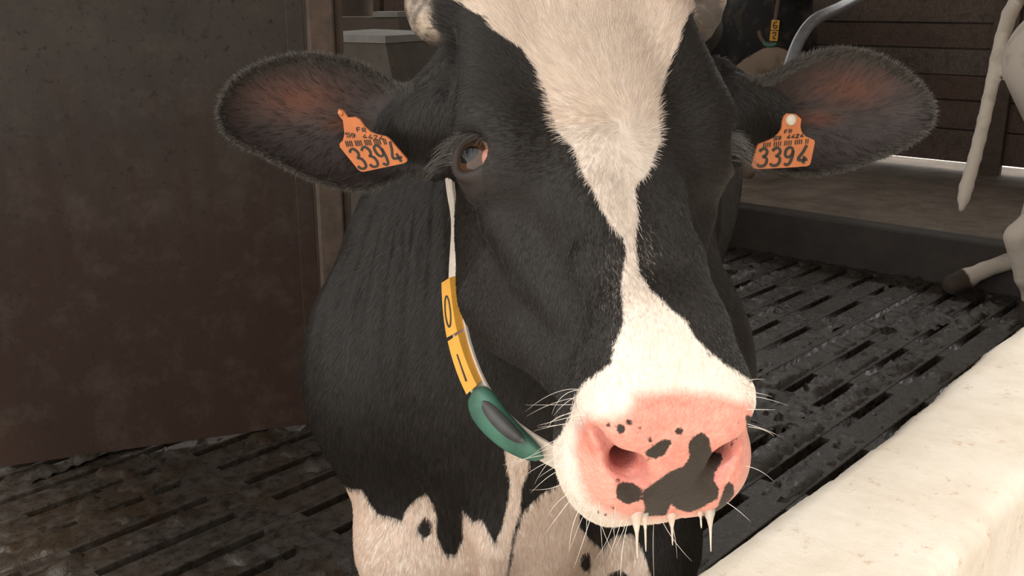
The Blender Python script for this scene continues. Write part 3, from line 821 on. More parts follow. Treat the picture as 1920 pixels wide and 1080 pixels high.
def cow_masks(p, nrm):
    """markings at the given points: dict of float arrays."""
    n_ = len(p)
    px, py, D = project(p); px = px.astype(np.float32); py = py.astype(np.float32); D = D.astype(np.float32)
    m2 = D / FPX
    q = w2h(p)
    hb = (np.abs(q[:, 0]) < 0.19) & (q[:, 1] > -0.07) & (q[:, 1] < 0.53) & (q[:, 2] > -0.31) & (q[:, 2] < 0.09)
    fh = np.full(n_, 1.0, np.float32); fh[hb] = f_head(q[hb])
    ear = np.zeros(n_, bool); earin = np.zeros(n_, np.float32); eardep = np.zeros(n_, np.float32)
    for E in EARS:
        u = (p - E['O']) @ E['A']
        bx = (u[:, 0] > 0.012) & (u[:, 0] < E['L'] + 0.03) & (np.abs(u[:, 1]) < 0.12) & (np.abs(u[:, 2]) < 0.08)
        k = np.nonzero(bx)[0]
        fe = f_ear(p[k], E); ok = k[fe < 0.004]
        ear[ok] = True
        sd = poly_sd(u[ok, 0], u[ok, 1], E['poly'])
        earin[ok] = np.where((nrm[ok] @ E['A'][:, 2]) > 0.05, 1.0, 0.0); eardep[ok] = sd
    head = hb & (fh < 0.012) & ~ear
    white = np.full(n_, -0.05, np.float32)
    h = head & (q[:, 2] > -0.235)
    w = poly_sd(px[h], py[h], BLAZE) * m2[h]
    # the blaze stays on the front of the face; the muzzle is white all round
    side = np.where(q[h, 1] < 0.36, (q[h, 2] + 0.12) * 0.6, 0.05)
    white[h] = np.minimum(w, side)
    jaw = head & (q[:, 2] <= -0.235); white[jaw] = -0.05
    body = ~head & ~ear
    fr = body & (p[:, 1] < 1.62)
    wb = np.full(fr.sum(), -1.0, np.float32)
    for poly in LEGWHITE: wb = np.maximum(wb, poly_sd(px[fr], py[fr], poly) * m2[fr])
    for poly in LEGSPOT: wb = np.minimum(wb, -poly_sd(px[fr], py[fr], poly) * m2[fr])
    white[fr] = wb
    bk = body & ~fr
    b = p[bk]
    pat = np.maximum(0.09 - np.sqrt(((b - np.array([0.53, 2.20, 1.24])) ** 2).sum(1)) * 0.42, 0.12 - np.sqrt(((b - np.array([-0.22, 2.25, 0.98])) ** 2).sum(1)) * 0.35)
    pat = np.maximum(pat, 0.45 - b[:, 2]); pat = np.maximum(pat, 0.18 - np.sqrt(((b - np.array([0.3, 3.1, 1.0])) ** 2).sum(1)) * 0.5)
    pat = np.minimum(pat, np.sqrt(((b - np.array([0.47, 2.05, 1.19])) ** 2).sum(1)) - 0.085)
    white[bk] = pat
    pink = np.full(n_, -0.05, np.float32); spot = np.full(n_, -0.05, np.float32)
    mzl = head & (q[:, 1] > 0.34)
    pink[mzl] = np.minimum(poly_sd(px[mzl], py[mzl], PINK) * m2[mzl], (q[mzl, 1] - 0.385))
    sp = np.full(mzl.sum(), -0.05, np.float32)
    for poly in SPOTS: sp = np.maximum(sp, poly_sd(px[mzl], py[mzl], poly) * m2[mzl])
    spot[mzl] = sp
    ear_glow = np.zeros(n_, np.float32)
    for (cx, cy), rx, ry in EAR_GLOW:
        ear_glow = np.maximum(ear_glow, np.exp(-(((px - cx) / rx) ** 2 + ((py - cy) / ry) ** 2)) )
    ear_glow = ear_glow * earin * (eardep > 0.004)
    nos = np.zeros(n_, np.float32)
    qa = np.stack([np.abs(q[:, 0] + MUZZLE_ROLL * (q[:, 2] + 0.055) * np.clip((q[:, 1] - 0.30) / 0.10, 0, 1)), q[:, 1], q[:, 2]], 1)
    dn = np.minimum(s_chain(qa, NOSTRIL_P, NOSTRIL_R, 0.01), s_cap(qa, *NOSTRIL_IN))
    nos[head] = np.clip(0.5 - dn[head] / 0.008, 0, 1)
    re = np.sqrt(((qa - np.array(EYE, np.float32)) ** 2).sum(1))
    lid = np.where(head, np.clip((0.042 - re) / 0.012, 0, 1), 0).astype(np.float32)
    hoof = (body & (p[:, 2] < 0.085)).astype(np.float32)
    return dict(white=white, pink=pink, spot=spot, ear_glow=ear_glow, earin=earin, nos=nos, lid=lid, hoof=hoof), dict(head=head, ear=ear, body=body, q=q, eardep=eardep, px=px, py=py)

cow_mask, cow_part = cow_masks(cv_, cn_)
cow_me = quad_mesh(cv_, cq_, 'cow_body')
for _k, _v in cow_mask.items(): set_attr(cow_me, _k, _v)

BLACK_FUR = (0.0125, 0.0098, 0.0078); WHITE_FUR = (0.80, 0.70, 0.61)
def coat_material():
    m = bpy.data.materials.new('holstein_coat'); nt, ln, b = nodes_of(m)
    def at(name):
        a = nt.new('ShaderNodeAttribute'); a.attribute_name = name; return a.outputs['Fac']
    nz = noise(nt, ln, 260, 3, 0.7)
    jit = math_n(nt, ln, 'MULTIPLY', math_n(nt, ln, 'SUBTRACT', nz, 0.5), 0.004)
    wf = ramp(nt, ln, math_n(nt, ln, 'ADD', at('white'), jit), -0.0012, 0.0012)
    grain = noise(nt, ln, 900, 2, 0.6)
    blk = mixrgb(nt, ln, grain, tuple(c * 0.6 for c in BLACK_FUR), tuple(c * 1.5 for c in BLACK_FUR))
    wht = mixrgb(nt, ln, grain, tuple(c * 0.86 for c in WHITE_FUR), WHITE_FUR)
    col = mixrgb(nt, ln, wf, blk, wht)
    # bare skin inside the ears, with light glowing through them painted reddish
    big = noise(nt, ln, 30, 3, 0.6)
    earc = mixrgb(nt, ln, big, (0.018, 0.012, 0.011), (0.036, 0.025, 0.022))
    earc = mixrgb(nt, ln, at('ear_glow'), earc, (0.085, 0.025, 0.011))
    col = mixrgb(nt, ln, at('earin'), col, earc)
    # rims of the eyes
    col = mixrgb(nt, ln, math_n(nt, ln, 'MULTIPLY', at('lid'), 0.55), col, (0.05, 0.036, 0.032))
    # pink muzzle with dark freckles
    small = noise(nt, ln, 140, 4, 0.6)
    pk = mixrgb(nt, ln, ramp(nt, ln, big, 0.35, 0.7), (0.68, 0.215, 0.165), (0.74, 0.31, 0.245))
    pk = mixrgb(nt, ln, ramp(nt, ln, small, 0.35, 0.75), pk, (0.77, 0.36, 0.285))
    pf = ramp(nt, ln, math_n(nt, ln, 'ADD', at('pink'), math_n(nt, ln, 'MULTIPLY', math_n(nt, ln, 'SUBTRACT', small, 0.5), 0.012)), -0.004, 0.006)
    col = mixrgb(nt, ln, pf, col, pk)
    col = mixrgb(nt, ln, at('nos'), col, (0.40, 0.13, 0.14))
    sjit = math_n(nt, ln, 'MULTIPLY', math_n(nt, ln, 'SUBTRACT', noise(nt, ln, 420, 2, 0.6), 0.5), 0.003)
    sf = ramp(nt, ln, math_n(nt, ln, 'ADD', at('spot'), sjit), -0.0005, 0.0007)
    col = mixrgb(nt, ln, sf, col, mixrgb(nt, ln, small, (0.018, 0.012, 0.009), (0.040, 0.028, 0.021)))
    col = mixrgb(nt, ln, at('hoof'), col, (0.05, 0.04, 0.03))
    ln.new(col, b.inputs['Base Color'])
    rg = mixrgb(nt, ln, pf, (0.62, 0.62, 0.62), (0.36, 0.36, 0.36))
    rg = mixrgb(nt, ln, sf, rg, (0.62, 0.62, 0.62))
    ln.new(rg, b.inputs['Roughness'])
    b.inputs['Specular IOR Level'].default_value = 0.4
    sw = math_n(nt, ln, 'MULTIPLY', math_n(nt, ln, 'SUBTRACT', pf, sf, True), 0.35)
    ln.new(sw, b.inputs['Subsurface Weight'])
    b.inputs['Subsurface Radius'].default_value = (0.010, 0.004, 0.003); b.inputs['Subsurface Scale'].default_value = 0.6
    # pebbled muzzle skin / fine hair relief
    vor = nt.new('ShaderNodeTexVoronoi'); vor.inputs['Scale'].default_value = 330
    tc = nt.new('ShaderNodeTexCoord'); ln.new(tc.outputs['Object'], vor.inputs['Vector'])
    hgt = mixrgb(nt, ln, pf, mixrgb(nt, ln, 0.5, grain, grain), vor.outputs['Distance'])
    bump(nt, ln, b, hgt, 0.35, 0.0015)
    return m
MAT_COAT = coat_material()
cow = empty('dairy_cow', (0.08, 1.6, 0))
tag(cow, 'black and white dairy cow with white blaze and pink speckled muzzle facing the camera', 'cow')
def child(name, me, mat, parent, smooth=True):
    """child object whose mesh is given in world coordinates."""
    o = link(name, me, mat, parent, smooth)
    o.matrix_parent_inverse = Matrix.Translation(-Vector(parent.location)) if parent.parent is None and parent.type == 'EMPTY' and parent.rotation_euler.z == 0 else Matrix.Identity(4)
    return o
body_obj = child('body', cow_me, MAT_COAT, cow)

# ---- fur: real hair strands
def hair_material():
    m = bpy.data.materials.new('cow_hair'); nt, ln, b = nodes_of(m)
    a = nt.new('ShaderNodeAttribute'); a.attribute_name = 'hcol'
    ln.new(a.outputs['Color'], b.inputs['Base Color'])
    b.inputs['Roughness'].default_value = 0.36
    b.inputs['Specular IOR Level'].default_value = 0.52
    return m
MAT_HAIR = hair_material()

def hair_object(name, pts, cols, rad, parent, mat=None):
    """pts (n, k, 3) world strands, cols (n,3), rad (k,) or (n,k)."""
    n_, k = pts.shape[:2]
    cu = bpy.data.hair_curves.new(name)
    cu.add_curves([k] * n_)
    cu.attributes['position'].data.foreach_set('vector', pts.astype(np.float32).ravel())
    ra = cu.attributes.get('radius') or cu.attributes.new('radius', 'FLOAT', 'POINT')
    ra.data.foreach_set('value', np.broadcast_to(np.asarray(rad, np.float32), (n_, k)).astype(np.float32).ravel())
    ca = cu.attributes.new('hcol', 'FLOAT_COLOR', 'CURVE')
    ca.data.foreach_set('color', np.concatenate([cols, np.ones((n_, 1))], 1).astype(np.float32).ravel())
    cu.materials.append(mat or MAT_HAIR)
    o = bpy.data.objects.new(name, cu); COL.objects.link(o)
    o.parent = parent; o.matrix_parent_inverse = Matrix.Translation(-Vector(parent.location))
    return o

def unit(v): return v / (np.linalg.norm(v, axis=-1, keepdims=True) + 1e-9)

fc = cv_[cq_].mean(1); fnm = unit(cn_[cq_].mean(1))
e1 = cv_[cq_[:, 2]] - cv_[cq_[:, 0]]; e2 = cv_[cq_[:, 3]] - cv_[cq_[:, 1]]
farea = 0.5 * np.linalg.norm(np.cross(e1, e2), axis=1)
isH = cow_part['head'][cq_[:, 0]]; isE = cow_part['ear'][cq_[:, 0]]
fq = cow_part['q'][cq_[:, 0]]
view = unit(fc - np.array([0, 0, CAMH])); facing = -(view * fnm).sum(1)
dens = np.where(isE, 1.0, np.where(isH, 1.0, 0.5))
dens *= np.where(facing > -0.35, 1.0, 0.12)                     # the far side of the animal carries a thinner coat of strands
dens *= np.where(fc[:, 1] > 1.75, 0.06, 1.0)
pkf = cow_mask['pink'][cq_[:, 0]]; dens *= np.clip((0.002 - pkf) / 0.012, 0.0, 1.0)
dens *= np.where(cow_mask['nos'][cq_[:, 0]] > 0.15, 0.0, 1.0)
dens *= np.where(cow_mask['lid'][cq_[:, 0]] > 0.75, 0.0, 1.0)
dens *= np.where((fc[:, 2] < 0.45), 0.0, 1.0)
ein = cow_mask['earin'][cq_[:, 0]] * isE; edp = cow_part['eardep'][cq_[:, 0]]
dens *= np.where((ein > 0.5) & (edp > 0.012), 0.10, 1.0)
dens *= np.where(isE & (edp < 0.010), 2.2, 1.0)
pr = farea * dens; pr /= pr.sum()
NHAIR = 560000
fi = rng.choice(len(cq_), NHAIR, p=pr)
uv = rng.random((NHAIR, 2)).astype(np.float32)
Q4 = cv_[cq_[fi]]
root = (Q4[:, 0] * ((1 - uv[:, :1]) * (1 - uv[:, 1:])) + Q4[:, 1] * (uv[:, :1] * (1 - uv[:, 1:])) + Q4[:, 2] * (uv[:, :1] * uv[:, 1:]) + Q4[:, 3] * ((1 - uv[:, :1]) * uv[:, 1:]))
nr = fnm[fi]; hq = w2h(root); H_ = isH[fi]; E_ = isE[fi]
# which way the hair lies
whorl = h2w(0.0, 0.178, 0.005)
flow = np.tile(np.array([0.0, 0.45, -0.9]), (NHAIR, 1))
rad_ = root - whorl
flow[H_] = rad_[H_]
swirl = np.cross(nr, rad_); nearw = np.exp(-(np.linalg.norm(rad_, axis=1) / 0.035) ** 2)
flow[H_] += (swirl * (0.9 * nearw)[:, None])[H_]
lowf = H_ & (hq[:, 1] > 0.22); flow[lowf] = unit(flow[lowf]) + 0.5 * HM[:, 1]
pol = H_ & (hq[:, 1] < 0.03); flow[pol] = unit(flow[pol]) + 0.35 * np.stack([vnoise(root[pol], 60, 1), vnoise(root[pol], 60, 2), vnoise(root[pol], 60, 3)], 1)
for k, E in enumerate(EARS):
    sel = E_ & ((root[:, 0] < 0.05) if k == 0 else (root[:, 0] > 0.05))
    u = (root[sel] - E['O']) @ E['A']
    out = np.stack([np.full(len(u), 0.6), np.clip(u[:, 1] / 0.05, -1, 1) * 0.9, np.full(len(u), -0.1)], 1)
    e_ = 0.002; ua, ub = u[:, 0].astype(np.float32), u[:, 1].astype(np.float32)
    s0_ = poly_sd(ua, ub, E['poly']); gx_ = (poly_sd(ua + e_, ub, E['poly']) - s0_) / e_; gy_ = (poly_sd(ua, ub + e_, E['poly']) - s0_) / e_
    rimw = np.clip(1.4 - s0_ / 0.010, 0, 1)[:, None]
    out = out * (1 - rimw) + np.stack([-gx_ + 0.35, -gy_, np.full(len(u), -0.35)], 1) * rimw
    flow[sel] = out @ E['A'].T
flow = flow + 0.35 * rng.normal(size=flow.shape) * np.linalg.norm(flow, axis=1)[:, None] * 0.35
clump = np.stack([vnoise(root, 45, 4), vnoise(root, 45, 5), vnoise(root, 45, 6)], 1)
flow = unit(flow) + 0.18 * clump
flow = unit(flow - nr * (flow * nr).sum(1)[:, None])
mk = {k: v[cq_[fi, 0]] for k, v in cow_mask.items()}
wsel, _ = cow_masks(root.astype(np.float32), nr.astype(np.float32))
wv = wsel['white'] + 0.0010 * rng.normal(size=NHAIR)
# a little roan mixing beside the narrow stripe
hpx, hpy, _d = project(root)
roan = np.exp(-(((hpx - 1155) / 22) ** 2 + ((hpy - 520) / 75) ** 2)) * 0.16 + np.exp(-(((hpx - 1212) / 22) ** 2 + ((hpy - 475) / 40) ** 2)) * 0.14
isW = (wv > 0); isR = ~isW & H_ & (rng.random(NHAIR) < roan * 3.2)
length = np.full(NHAIR, 0.010)
length[H_] = np.where(hq[H_, 1] < 0.18, np.where(isW[H_], 0.0095, 0.0055), np.where(isW[H_], 0.0060, 0.0045))
length[H_] = np.where(hq[H_, 1] < 0.035, 0.022, length[H_])
length[H_ & (hq[:, 1] > 0.34)] = 0.0036
length *= np.clip((0.006 - mk['pink']) / 0.016, 0.35, 1.0)
length[E_] = np.where(cow_part['eardep'][cq_[fi, 0]][E_] < 0.006, 0.0050, 0.0055)
einr = (ein[fi] > 0.5) & (edp[fi] > 0.012); length[einr] = 0.012
length *= rng.uniform(0.6, 1.25, NHAIR)
lift = np.full(NHAIR, 0.22); lift[H_] = np.where(isW[H_], 0.26, 0.16); lift[E_ & (cow_part['eardep'][cq_[fi, 0]] < 0.008)] = 0.5; lift[pol] = 0.55; lift[H_ & (hq[:, 1] > 0.34)] = 0.25
tt = np.linspace(0, 1, 4)
strand = root[:, None, :] + (length[:, None] * tt)[:, :, None] * flow[:, None, :] + ((length * lift)[:, None] * (tt * (1.35 - 0.75 * tt)))[:, :, None] * nr[:, None, :]
strand += (0.0006 * tt ** 2)[None, :, None] * rng.normal(size=(NHAIR, 1, 3))
hc = np.where(isW[:, None], np.array(WHITE_FUR), np.array(BLACK_FUR)) * rng.uniform(0.75, 1.15, (NHAIR, 1))
bodyw = ~H_ & ~E_ & isW; hc[bodyw] *= np.array([0.98, 0.86, 0.78])
tan = H_ & isW & (hq[:, 1] < 0.17)
hc[tan] *= np.array([1.0, 0.95, 0.90])
brn = ~isW & (rng.random(NHAIR) < 0.25); hc[brn] = np.array([0.034, 0.026, 0.019]) * rng.uniform(0.7, 1.2, (brn.sum(), 1))
hc[isR] = np.array([0.20, 0.17, 0.14]) * rng.uniform(0.6, 1.3, (isR.sum(), 1))
rim = E_ & (cow_part['eardep'][cq_[fi, 0]] < 0.012) & (rng.random(NHAIR) < 0.7); hc[rim] = np.array([0.085, 0.076, 0.065]) * rng.uniform(0.5, 1.4, (rim.sum(), 1))
hc[einr] = np.array([0.026, 0.019, 0.016]) * rng.uniform(0.6, 1.3, (einr.sum(), 1))
muzb = H_ & (hq[:, 1] > 0.36) & isW; hc[muzb] = np.array([0.86, 0.76, 0.66]) * rng.uniform(0.85, 1.05, (muzb.sum(), 1))
fur = hair_object('fur', strand, np.clip(hc, 0, 1), np.array([0.00014, 0.00013, 0.00010, 0.00003]), cow)
fur['kind'] = 'stuff'
print('fur', round(time.time() - _t0, 1))

# ---- eyes, lashes, horns, whiskers, saliva
def sphere_mesh(r, nu=40, nv=24, scale=(1, 1, 1)):
    bm = bmesh.new(); bmesh.ops.create_uvsphere(bm, u_segments=nu, v_segments=nv, radius=r)
    for v in bm.verts: v.co = Vector((v.co.x * scale[0], v.co.y * scale[1], v.co.z * scale[2]))
    return bm_mesh(bm, 'sphere')
def eye_material():
    m = bpy.data.materials.new('cow_eye'); nt, ln, b = nodes_of(m)
    tc = nt.new('ShaderNodeTexCoord'); sp = nt.new('ShaderNodeSeparateXYZ'); ln.new(tc.outputs['Object'], sp.inputs['Vector'])
    X, Y = sp.outputs['X'], sp.outputs['Y']
    rr = math_n(nt, ln, 'SQRT', math_n(nt, ln, 'ADD', math_n(nt, ln, 'MULTIPLY', X, X), math_n(nt, ln, 'MULTIPLY', Y, Y)))
    y2 = math_n(nt, ln, 'MULTIPLY', Y, 1.5)
    pr_ = math_n(nt, ln, 'SQRT', math_n(nt, ln, 'ADD', math_n(nt, ln, 'MULTIPLY', X, X), math_n(nt, ln, 'MULTIPLY', y2, y2)))
    nz = noise(nt, ln, 120, 3, 0.6)
    scl = mixrgb(nt, ln, nz, (0.32, 0.16, 0.11), (0.55, 0.34, 0.27))
    iris = mixrgb(nt, ln, nz, (0.030, 0.014, 0.007), (0.070, 0.034, 0.016))
    col = mixrgb(nt, ln, ramp(nt, ln, rr, 0.0165, 0.0150), scl, iris)
    col = mixrgb(nt, ln, ramp(nt, ln, pr_, 0.0110, 0.0095), col, (0.003, 0.004, 0.006))
    ln.new(col, b.inputs['Base Color'])
    b.inputs['Roughness'].default_value = 0.10; b.inputs['Specular IOR Level'].default_value = 0.35; b.inputs['Coat Weight'].default_value = 0.15; b.inputs['Coat Roughness'].default_value = 0.02
    return m
MAT_EYE = eye_material()
MAT_SKIN = simple_mat('third_eyelid_skin', (0.46, 0.20, 0.14), 0.3, var=0.2, scale=120)
MAT_LASH = MAT_HAIR
lash_pts = []; lash_col = []
for sg in (-1, 1):
    mir = np.array([sg, 1, 1.0])
    ctr = (EYE + EYE_M * (0.0215 - 0.0262)) * mir
    gaze = EYE_M + np.array([0.10, -0.05, -0.06]); gaze /= np.linalg.norm(gaze)
    gz = HM @ (gaze * mir)
    me = sphere_mesh(0.0257)
    o = link('eyeball', me, MAT_EYE, cow, True)
    W = h2w(*ctr)
    up = HM @ np.array([0, -1.0, 0]); xax = np.cross(up, gz); xax /= np.linalg.norm(xax); yax = np.cross(gz, xax)
    Mw = Matrix(((xax[0], yax[0], gz[0], W[0]), (xax[1], yax[1], gz[1], W[1]), (xax[2], yax[2], gz[2], W[2]), (0, 0, 0, 1)))
    o.matrix_parent_inverse = Matrix.Translation(-Vector(cow.location)); o.matrix_basis = Mw
    # pink third eyelid in the front corner
    cn = (EYE + EYE_M * 0.0148 + _eu * 0.0080 + _ev * 0.0130) * mir
    o2 = link('third_eyelid', sphere_mesh(0.0075, 20, 12, (1.0, 1.25, 0.75)), MAT_SKIN, cow, True)
    W2 = h2w(*cn); Mw2 = Mw.copy(); Mw2.translation = Vector(W2)
    o2.matrix_parent_inverse = Matrix.Translation(-Vector(cow.location)); o2.matrix_basis = Mw2
    # lashes along the upper lid
    for k in range(150):
        t = rng.uniform(0.52, 1.03) * math.pi
        ca, sa = math.cos(t), math.sin(t + 0.0)
        uu_ = 0.0175 * ca; vv_ = 0.0205 * rng.uniform(-1, 1)
        uu_ = -0.0175 * math.sqrt(max(0.0, 1 - (vv_ / 0.0205) ** 2))
        dd_ = math.sqrt(max(0, 0.0262 ** 2 - uu_ ** 2 - vv_ ** 2)) - 0.0262
        p0_ = EYE + EYE_M * (0.0215 + dd_ + 0.004) + _eu * uu_ + _ev * vv_
        back = 0.5 - 0.5 * vv_ / 0.0205
        L_ = rng.uniform(0.012, 0.020) + 0.014 * back
        dr = EYE_M * 0.75 - _ev * (0.15 + 0.75 * back) - _eu * 0.15 + 0.16 * rng.normal(size=3)
        dr /= np.linalg.norm(dr)
        pts_ = [p0_ + dr * L_ * t_ + _eu * (0.55 * L_ * t_ * t_) for t_ in np.linspace(0, 1, 5)]
        lash_pts.append([h2w(*(P * mir)) for P in pts_])
        lash_col.append(np.array([0.16, 0.15, 0.14]) * rng.uniform(0.3, 1.3))
la_o = hair_object('eyelashes', np.array(lash_pts), np.array(lash_col), np.array([0.00022, 0.0002, 0.00017, 0.00012, 0.00004]), cow)

def horn_material():
    m = bpy.data.materials.new('horn'); nt, ln, b = nodes_of(m)
    a = noise(nt, ln, 30, 4, 0.6); r_ = noise(nt, ln, 60, 3, 0.6, stretch=(1, 1, 6))
    c = mixrgb(nt, ln, ramp(nt, ln, a, 0.34, 0.52), (0.50, 0.40, 0.30), (0.105, 0.085, 0.070))
    c = mixrgb(nt, ln, ramp(nt, ln, r_, 0.5, 0.7), c, (0.14, 0.10, 0.075))
    ln.new(c, b.inputs['Base Color']); b.inputs['Roughness'].default_value = 0.5
    bump(nt, ln, b, r_, 0.25, 0.003); return m
MAT_HORN = horn_material()
for pts_, rr_ in (([unproj(872, 42, 0.985), unproj(835, 36, 0.99), unproj(808, 22, 1.0), unproj(800, -25, 1.01), unproj(808, -90, 1.01), unproj(838, -150, 1.0)], [0.026, 0.0300, 0.0255, 0.0225, 0.017, 0.005]),
                  ([unproj(1270, 45, 1.02), unproj(1300, 36, 1.03), unproj(1326, 12, 1.035), unproj(1332, -30, 1.04), unproj(1322, -95, 1.04), unproj(1290, -150, 1.03)], [0.026, 0.0270, 0.0180, 0.0170, 0.014, 0.005])):
    P_ = smooth_path(pts_, 6); R_ = np.interp(np.linspace(0, 1, len(P_)), np.linspace(0, 1, len(rr_)), rr_) * (1 + 0.02 * np.sin(np.arange(len(P_)) * 1.9))
    v_, f_ = tube_geo(P_, R_, 20)
    child('horn', mesh_from(v_, f_, 'horn'), MAT_HORN, cow)

# long whiskers round the muzzle and under the chin
def ray_to_surface(px, py):
    """first point of the cow's surface along a photograph pixel's direction."""
    r_ = C2W @ np.array([(px - 960) / FPX, (540 - py) / FPX, 1.0]); o_ = np.array([0, 0, CAMH]); t = 0.55
    for _ in range(90):
        d_ = float(f_cow((o_ + r_ * t)[None].astype(np.float32))[0])
        t += max(d_, 0.0) * 0.7 + 0.0002
        if d_ < 0.0006: return o_ + r_ * t
        if t > 1.6: break
    return None
wh = []; whc = []
seeds = [(1085, 735, -1), (1082, 755, -1), (1080, 772, -1), (1078, 790, -1), (1070, 800, -1), (1066, 815, -1), (1055, 835, -1), (1050, 850, -1), (1042, 862, -1), (1048, 880, -1), (1040, 890, -1), (1060, 905, -1),
         (1070, 925, -1), (1090, 945, 0), (1100, 955, 0), (1115, 960, 0), (1130, 968, 0), (1150, 972, 0), (1165, 975, 0), (1180, 975, 0), (1200, 978, 0), (1225, 978, 0), (1245, 978, 0), (1270, 976, 0), (1300, 972, 0), (1320, 970, 0), (1345, 965, 0),
         (1370, 955, 1), (1392, 930, 1), (1400, 900, 1), (1402, 870, 1), (1395, 740, 1), (1385, 722, 1), (1402, 770, 1), (1404, 800, 1), (1150, 960, 0), (1120, 940, 0), (1060, 870, -1), (1075, 745, -1), (1130, 955, 0)]
for rep in range(2):
    for (sx, sy, sd_) in seeds:
        if (rep and rng.random() < 0.35) or (sd_ == 0 and rng.random() < 0.4): continue
        P = ray_to_surface(sx + rng.normal() * (9 if rep else 3), sy + rng.normal() * (7 if rep else 3))
        if P is None or P[1] > 0.98: continue
        g_, _v = sdf_grad(f_cow, P[None]); g_ = g_[0]
        side_ = HM[:, 0] * (sd_ if sd_ else rng.normal() * 0.3)
        dn_ = np.array([0, 0, -1.0])
        dr = g_ * 0.6 + side_ * 0.8 + dn_ * (0.15 if sd_ else 0.75) + 0.22 * rng.normal(size=3); dr /= np.linalg.norm(dr)
        L_ = rng.uniform(0.018, 0.042) * (0.7 if sd_ > 0 else 1.0)
        sag = rng.uniform(0.1, 0.55)
        cv2 = rng.normal(size=3) * 0.22
        wh.append([P - g_ * 0.001 + dr * L_ * t_ + (dn_ * sag + cv2) * L_ * t_ * t_ for t_ in np.linspace(0, 1, 7)])
        whc.append(np.array([0.80, 0.74, 0.66]) * rng.uniform(0.6, 1.0))
hair_object('whiskers', np.array(wh), np.array(whc), np.array([0.00022, 0.00022, 0.0002, 0.00018, 0.00014, 0.00009, 0.00003]), cow)

m = bpy.data.materials.new('saliva'); nt, ln, b = nodes_of(m)
b.inputs['Base Color'].default_value = (0.90, 0.82, 0.70, 1); b.inputs['Roughness'].default_value = 0.15
b.inputs['Transmission Weight'].default_value = 0.6; b.inputs['IOR'].default_value = 1.34; b.inputs['Subsurface Weight'].default_value = 0.0
f_n = noise(nt, ln, 60, 2, 0.5); bump(nt, ln, b, f_n, 0.1, 0.002)
MAT_SALIVA = m
for (x0, y0, hw, y1, D_) in ((1192, 968, 11, 1048, 0.775), (1208, 968, 7, 1034, 0.778), (1258, 968, 9, 1022, 0.776), (1330, 962, 9, 1034, 0.775), (1312, 962, 5, 990, 0.775)):
    hit_ = ray_to_surface(x0, y0 - 4)
    if hit_ is not None: D_ = float(project(hit_)[2])
    px2 = D_ / FPX
    ys_ = np.array([y0 - 12, y0 + 1, y0 + 0.18 * (y1 - y0), y0 + 0.4 * (y1 - y0), y0 + 0.7 * (y1 - y0), y1])
    rr_ = np.array([hw * 1.3, hw * 1.2, hw * 0.70, hw * 0.32, 1.8, 1.0]) * px2
    xs_ = x0 + np.array([0, 0, 1, 2, 2.5, 3.0])
    P_ = smooth_path([unproj(x_, y_, D_ + 0.004) for x_, y_ in zip(xs_, ys_)], 5)
    v_, f_ = tube_geo(P_, np.interp(np.linspace(0, 1, len(P_)), np.linspace(0, 1, 6), rr_), 10)
    child('saliva_strand', mesh_from(v_, f_, 'saliva_strand'), MAT_SALIVA, cow)

# ------------------------------------------------------------------ ear tags
M_TAG = simple_mat('orange_tag_plastic', (0.50, 0.160, 0.058), 0.45, var=0.10, scale=60)
M_INK = simple_mat('black_tag_print', (0.030, 0.028, 0.022), 0.55)
M_STUD = simple_mat('pale_tag_stud', (0.50, 0.44, 0.36), 0.4)
DIG = {'3': [[(0.02, 0.85), (0.2, 0.98), (0.45, 1.0), (0.62, 0.85), (0.60, 0.68), (0.42, 0.56), (0.30, 0.53)], [(0.42, 0.55), (0.64, 0.45), (0.70, 0.25), (0.58, 0.06), (0.35, 0.0), (0.12, 0.03), (0.0, 0.15)]],
       '9': [[(0.62, 0.72), (0.55, 0.92), (0.35, 1.0), (0.12, 0.92), (0.04, 0.72), (0.10, 0.52), (0.30, 0.45), (0.52, 0.52), (0.62, 0.72)], [(0.64, 0.80), (0.62, 0.45), (0.50, 0.12), (0.28, 0.0), (0.06, 0.10)]],
       '4': [[(0.62, 1.08), (0.40, 0.70), (0.10, 0.26), (0.82, 0.26)], [(0.55, 0.46), (0.55, 0.04)]]}
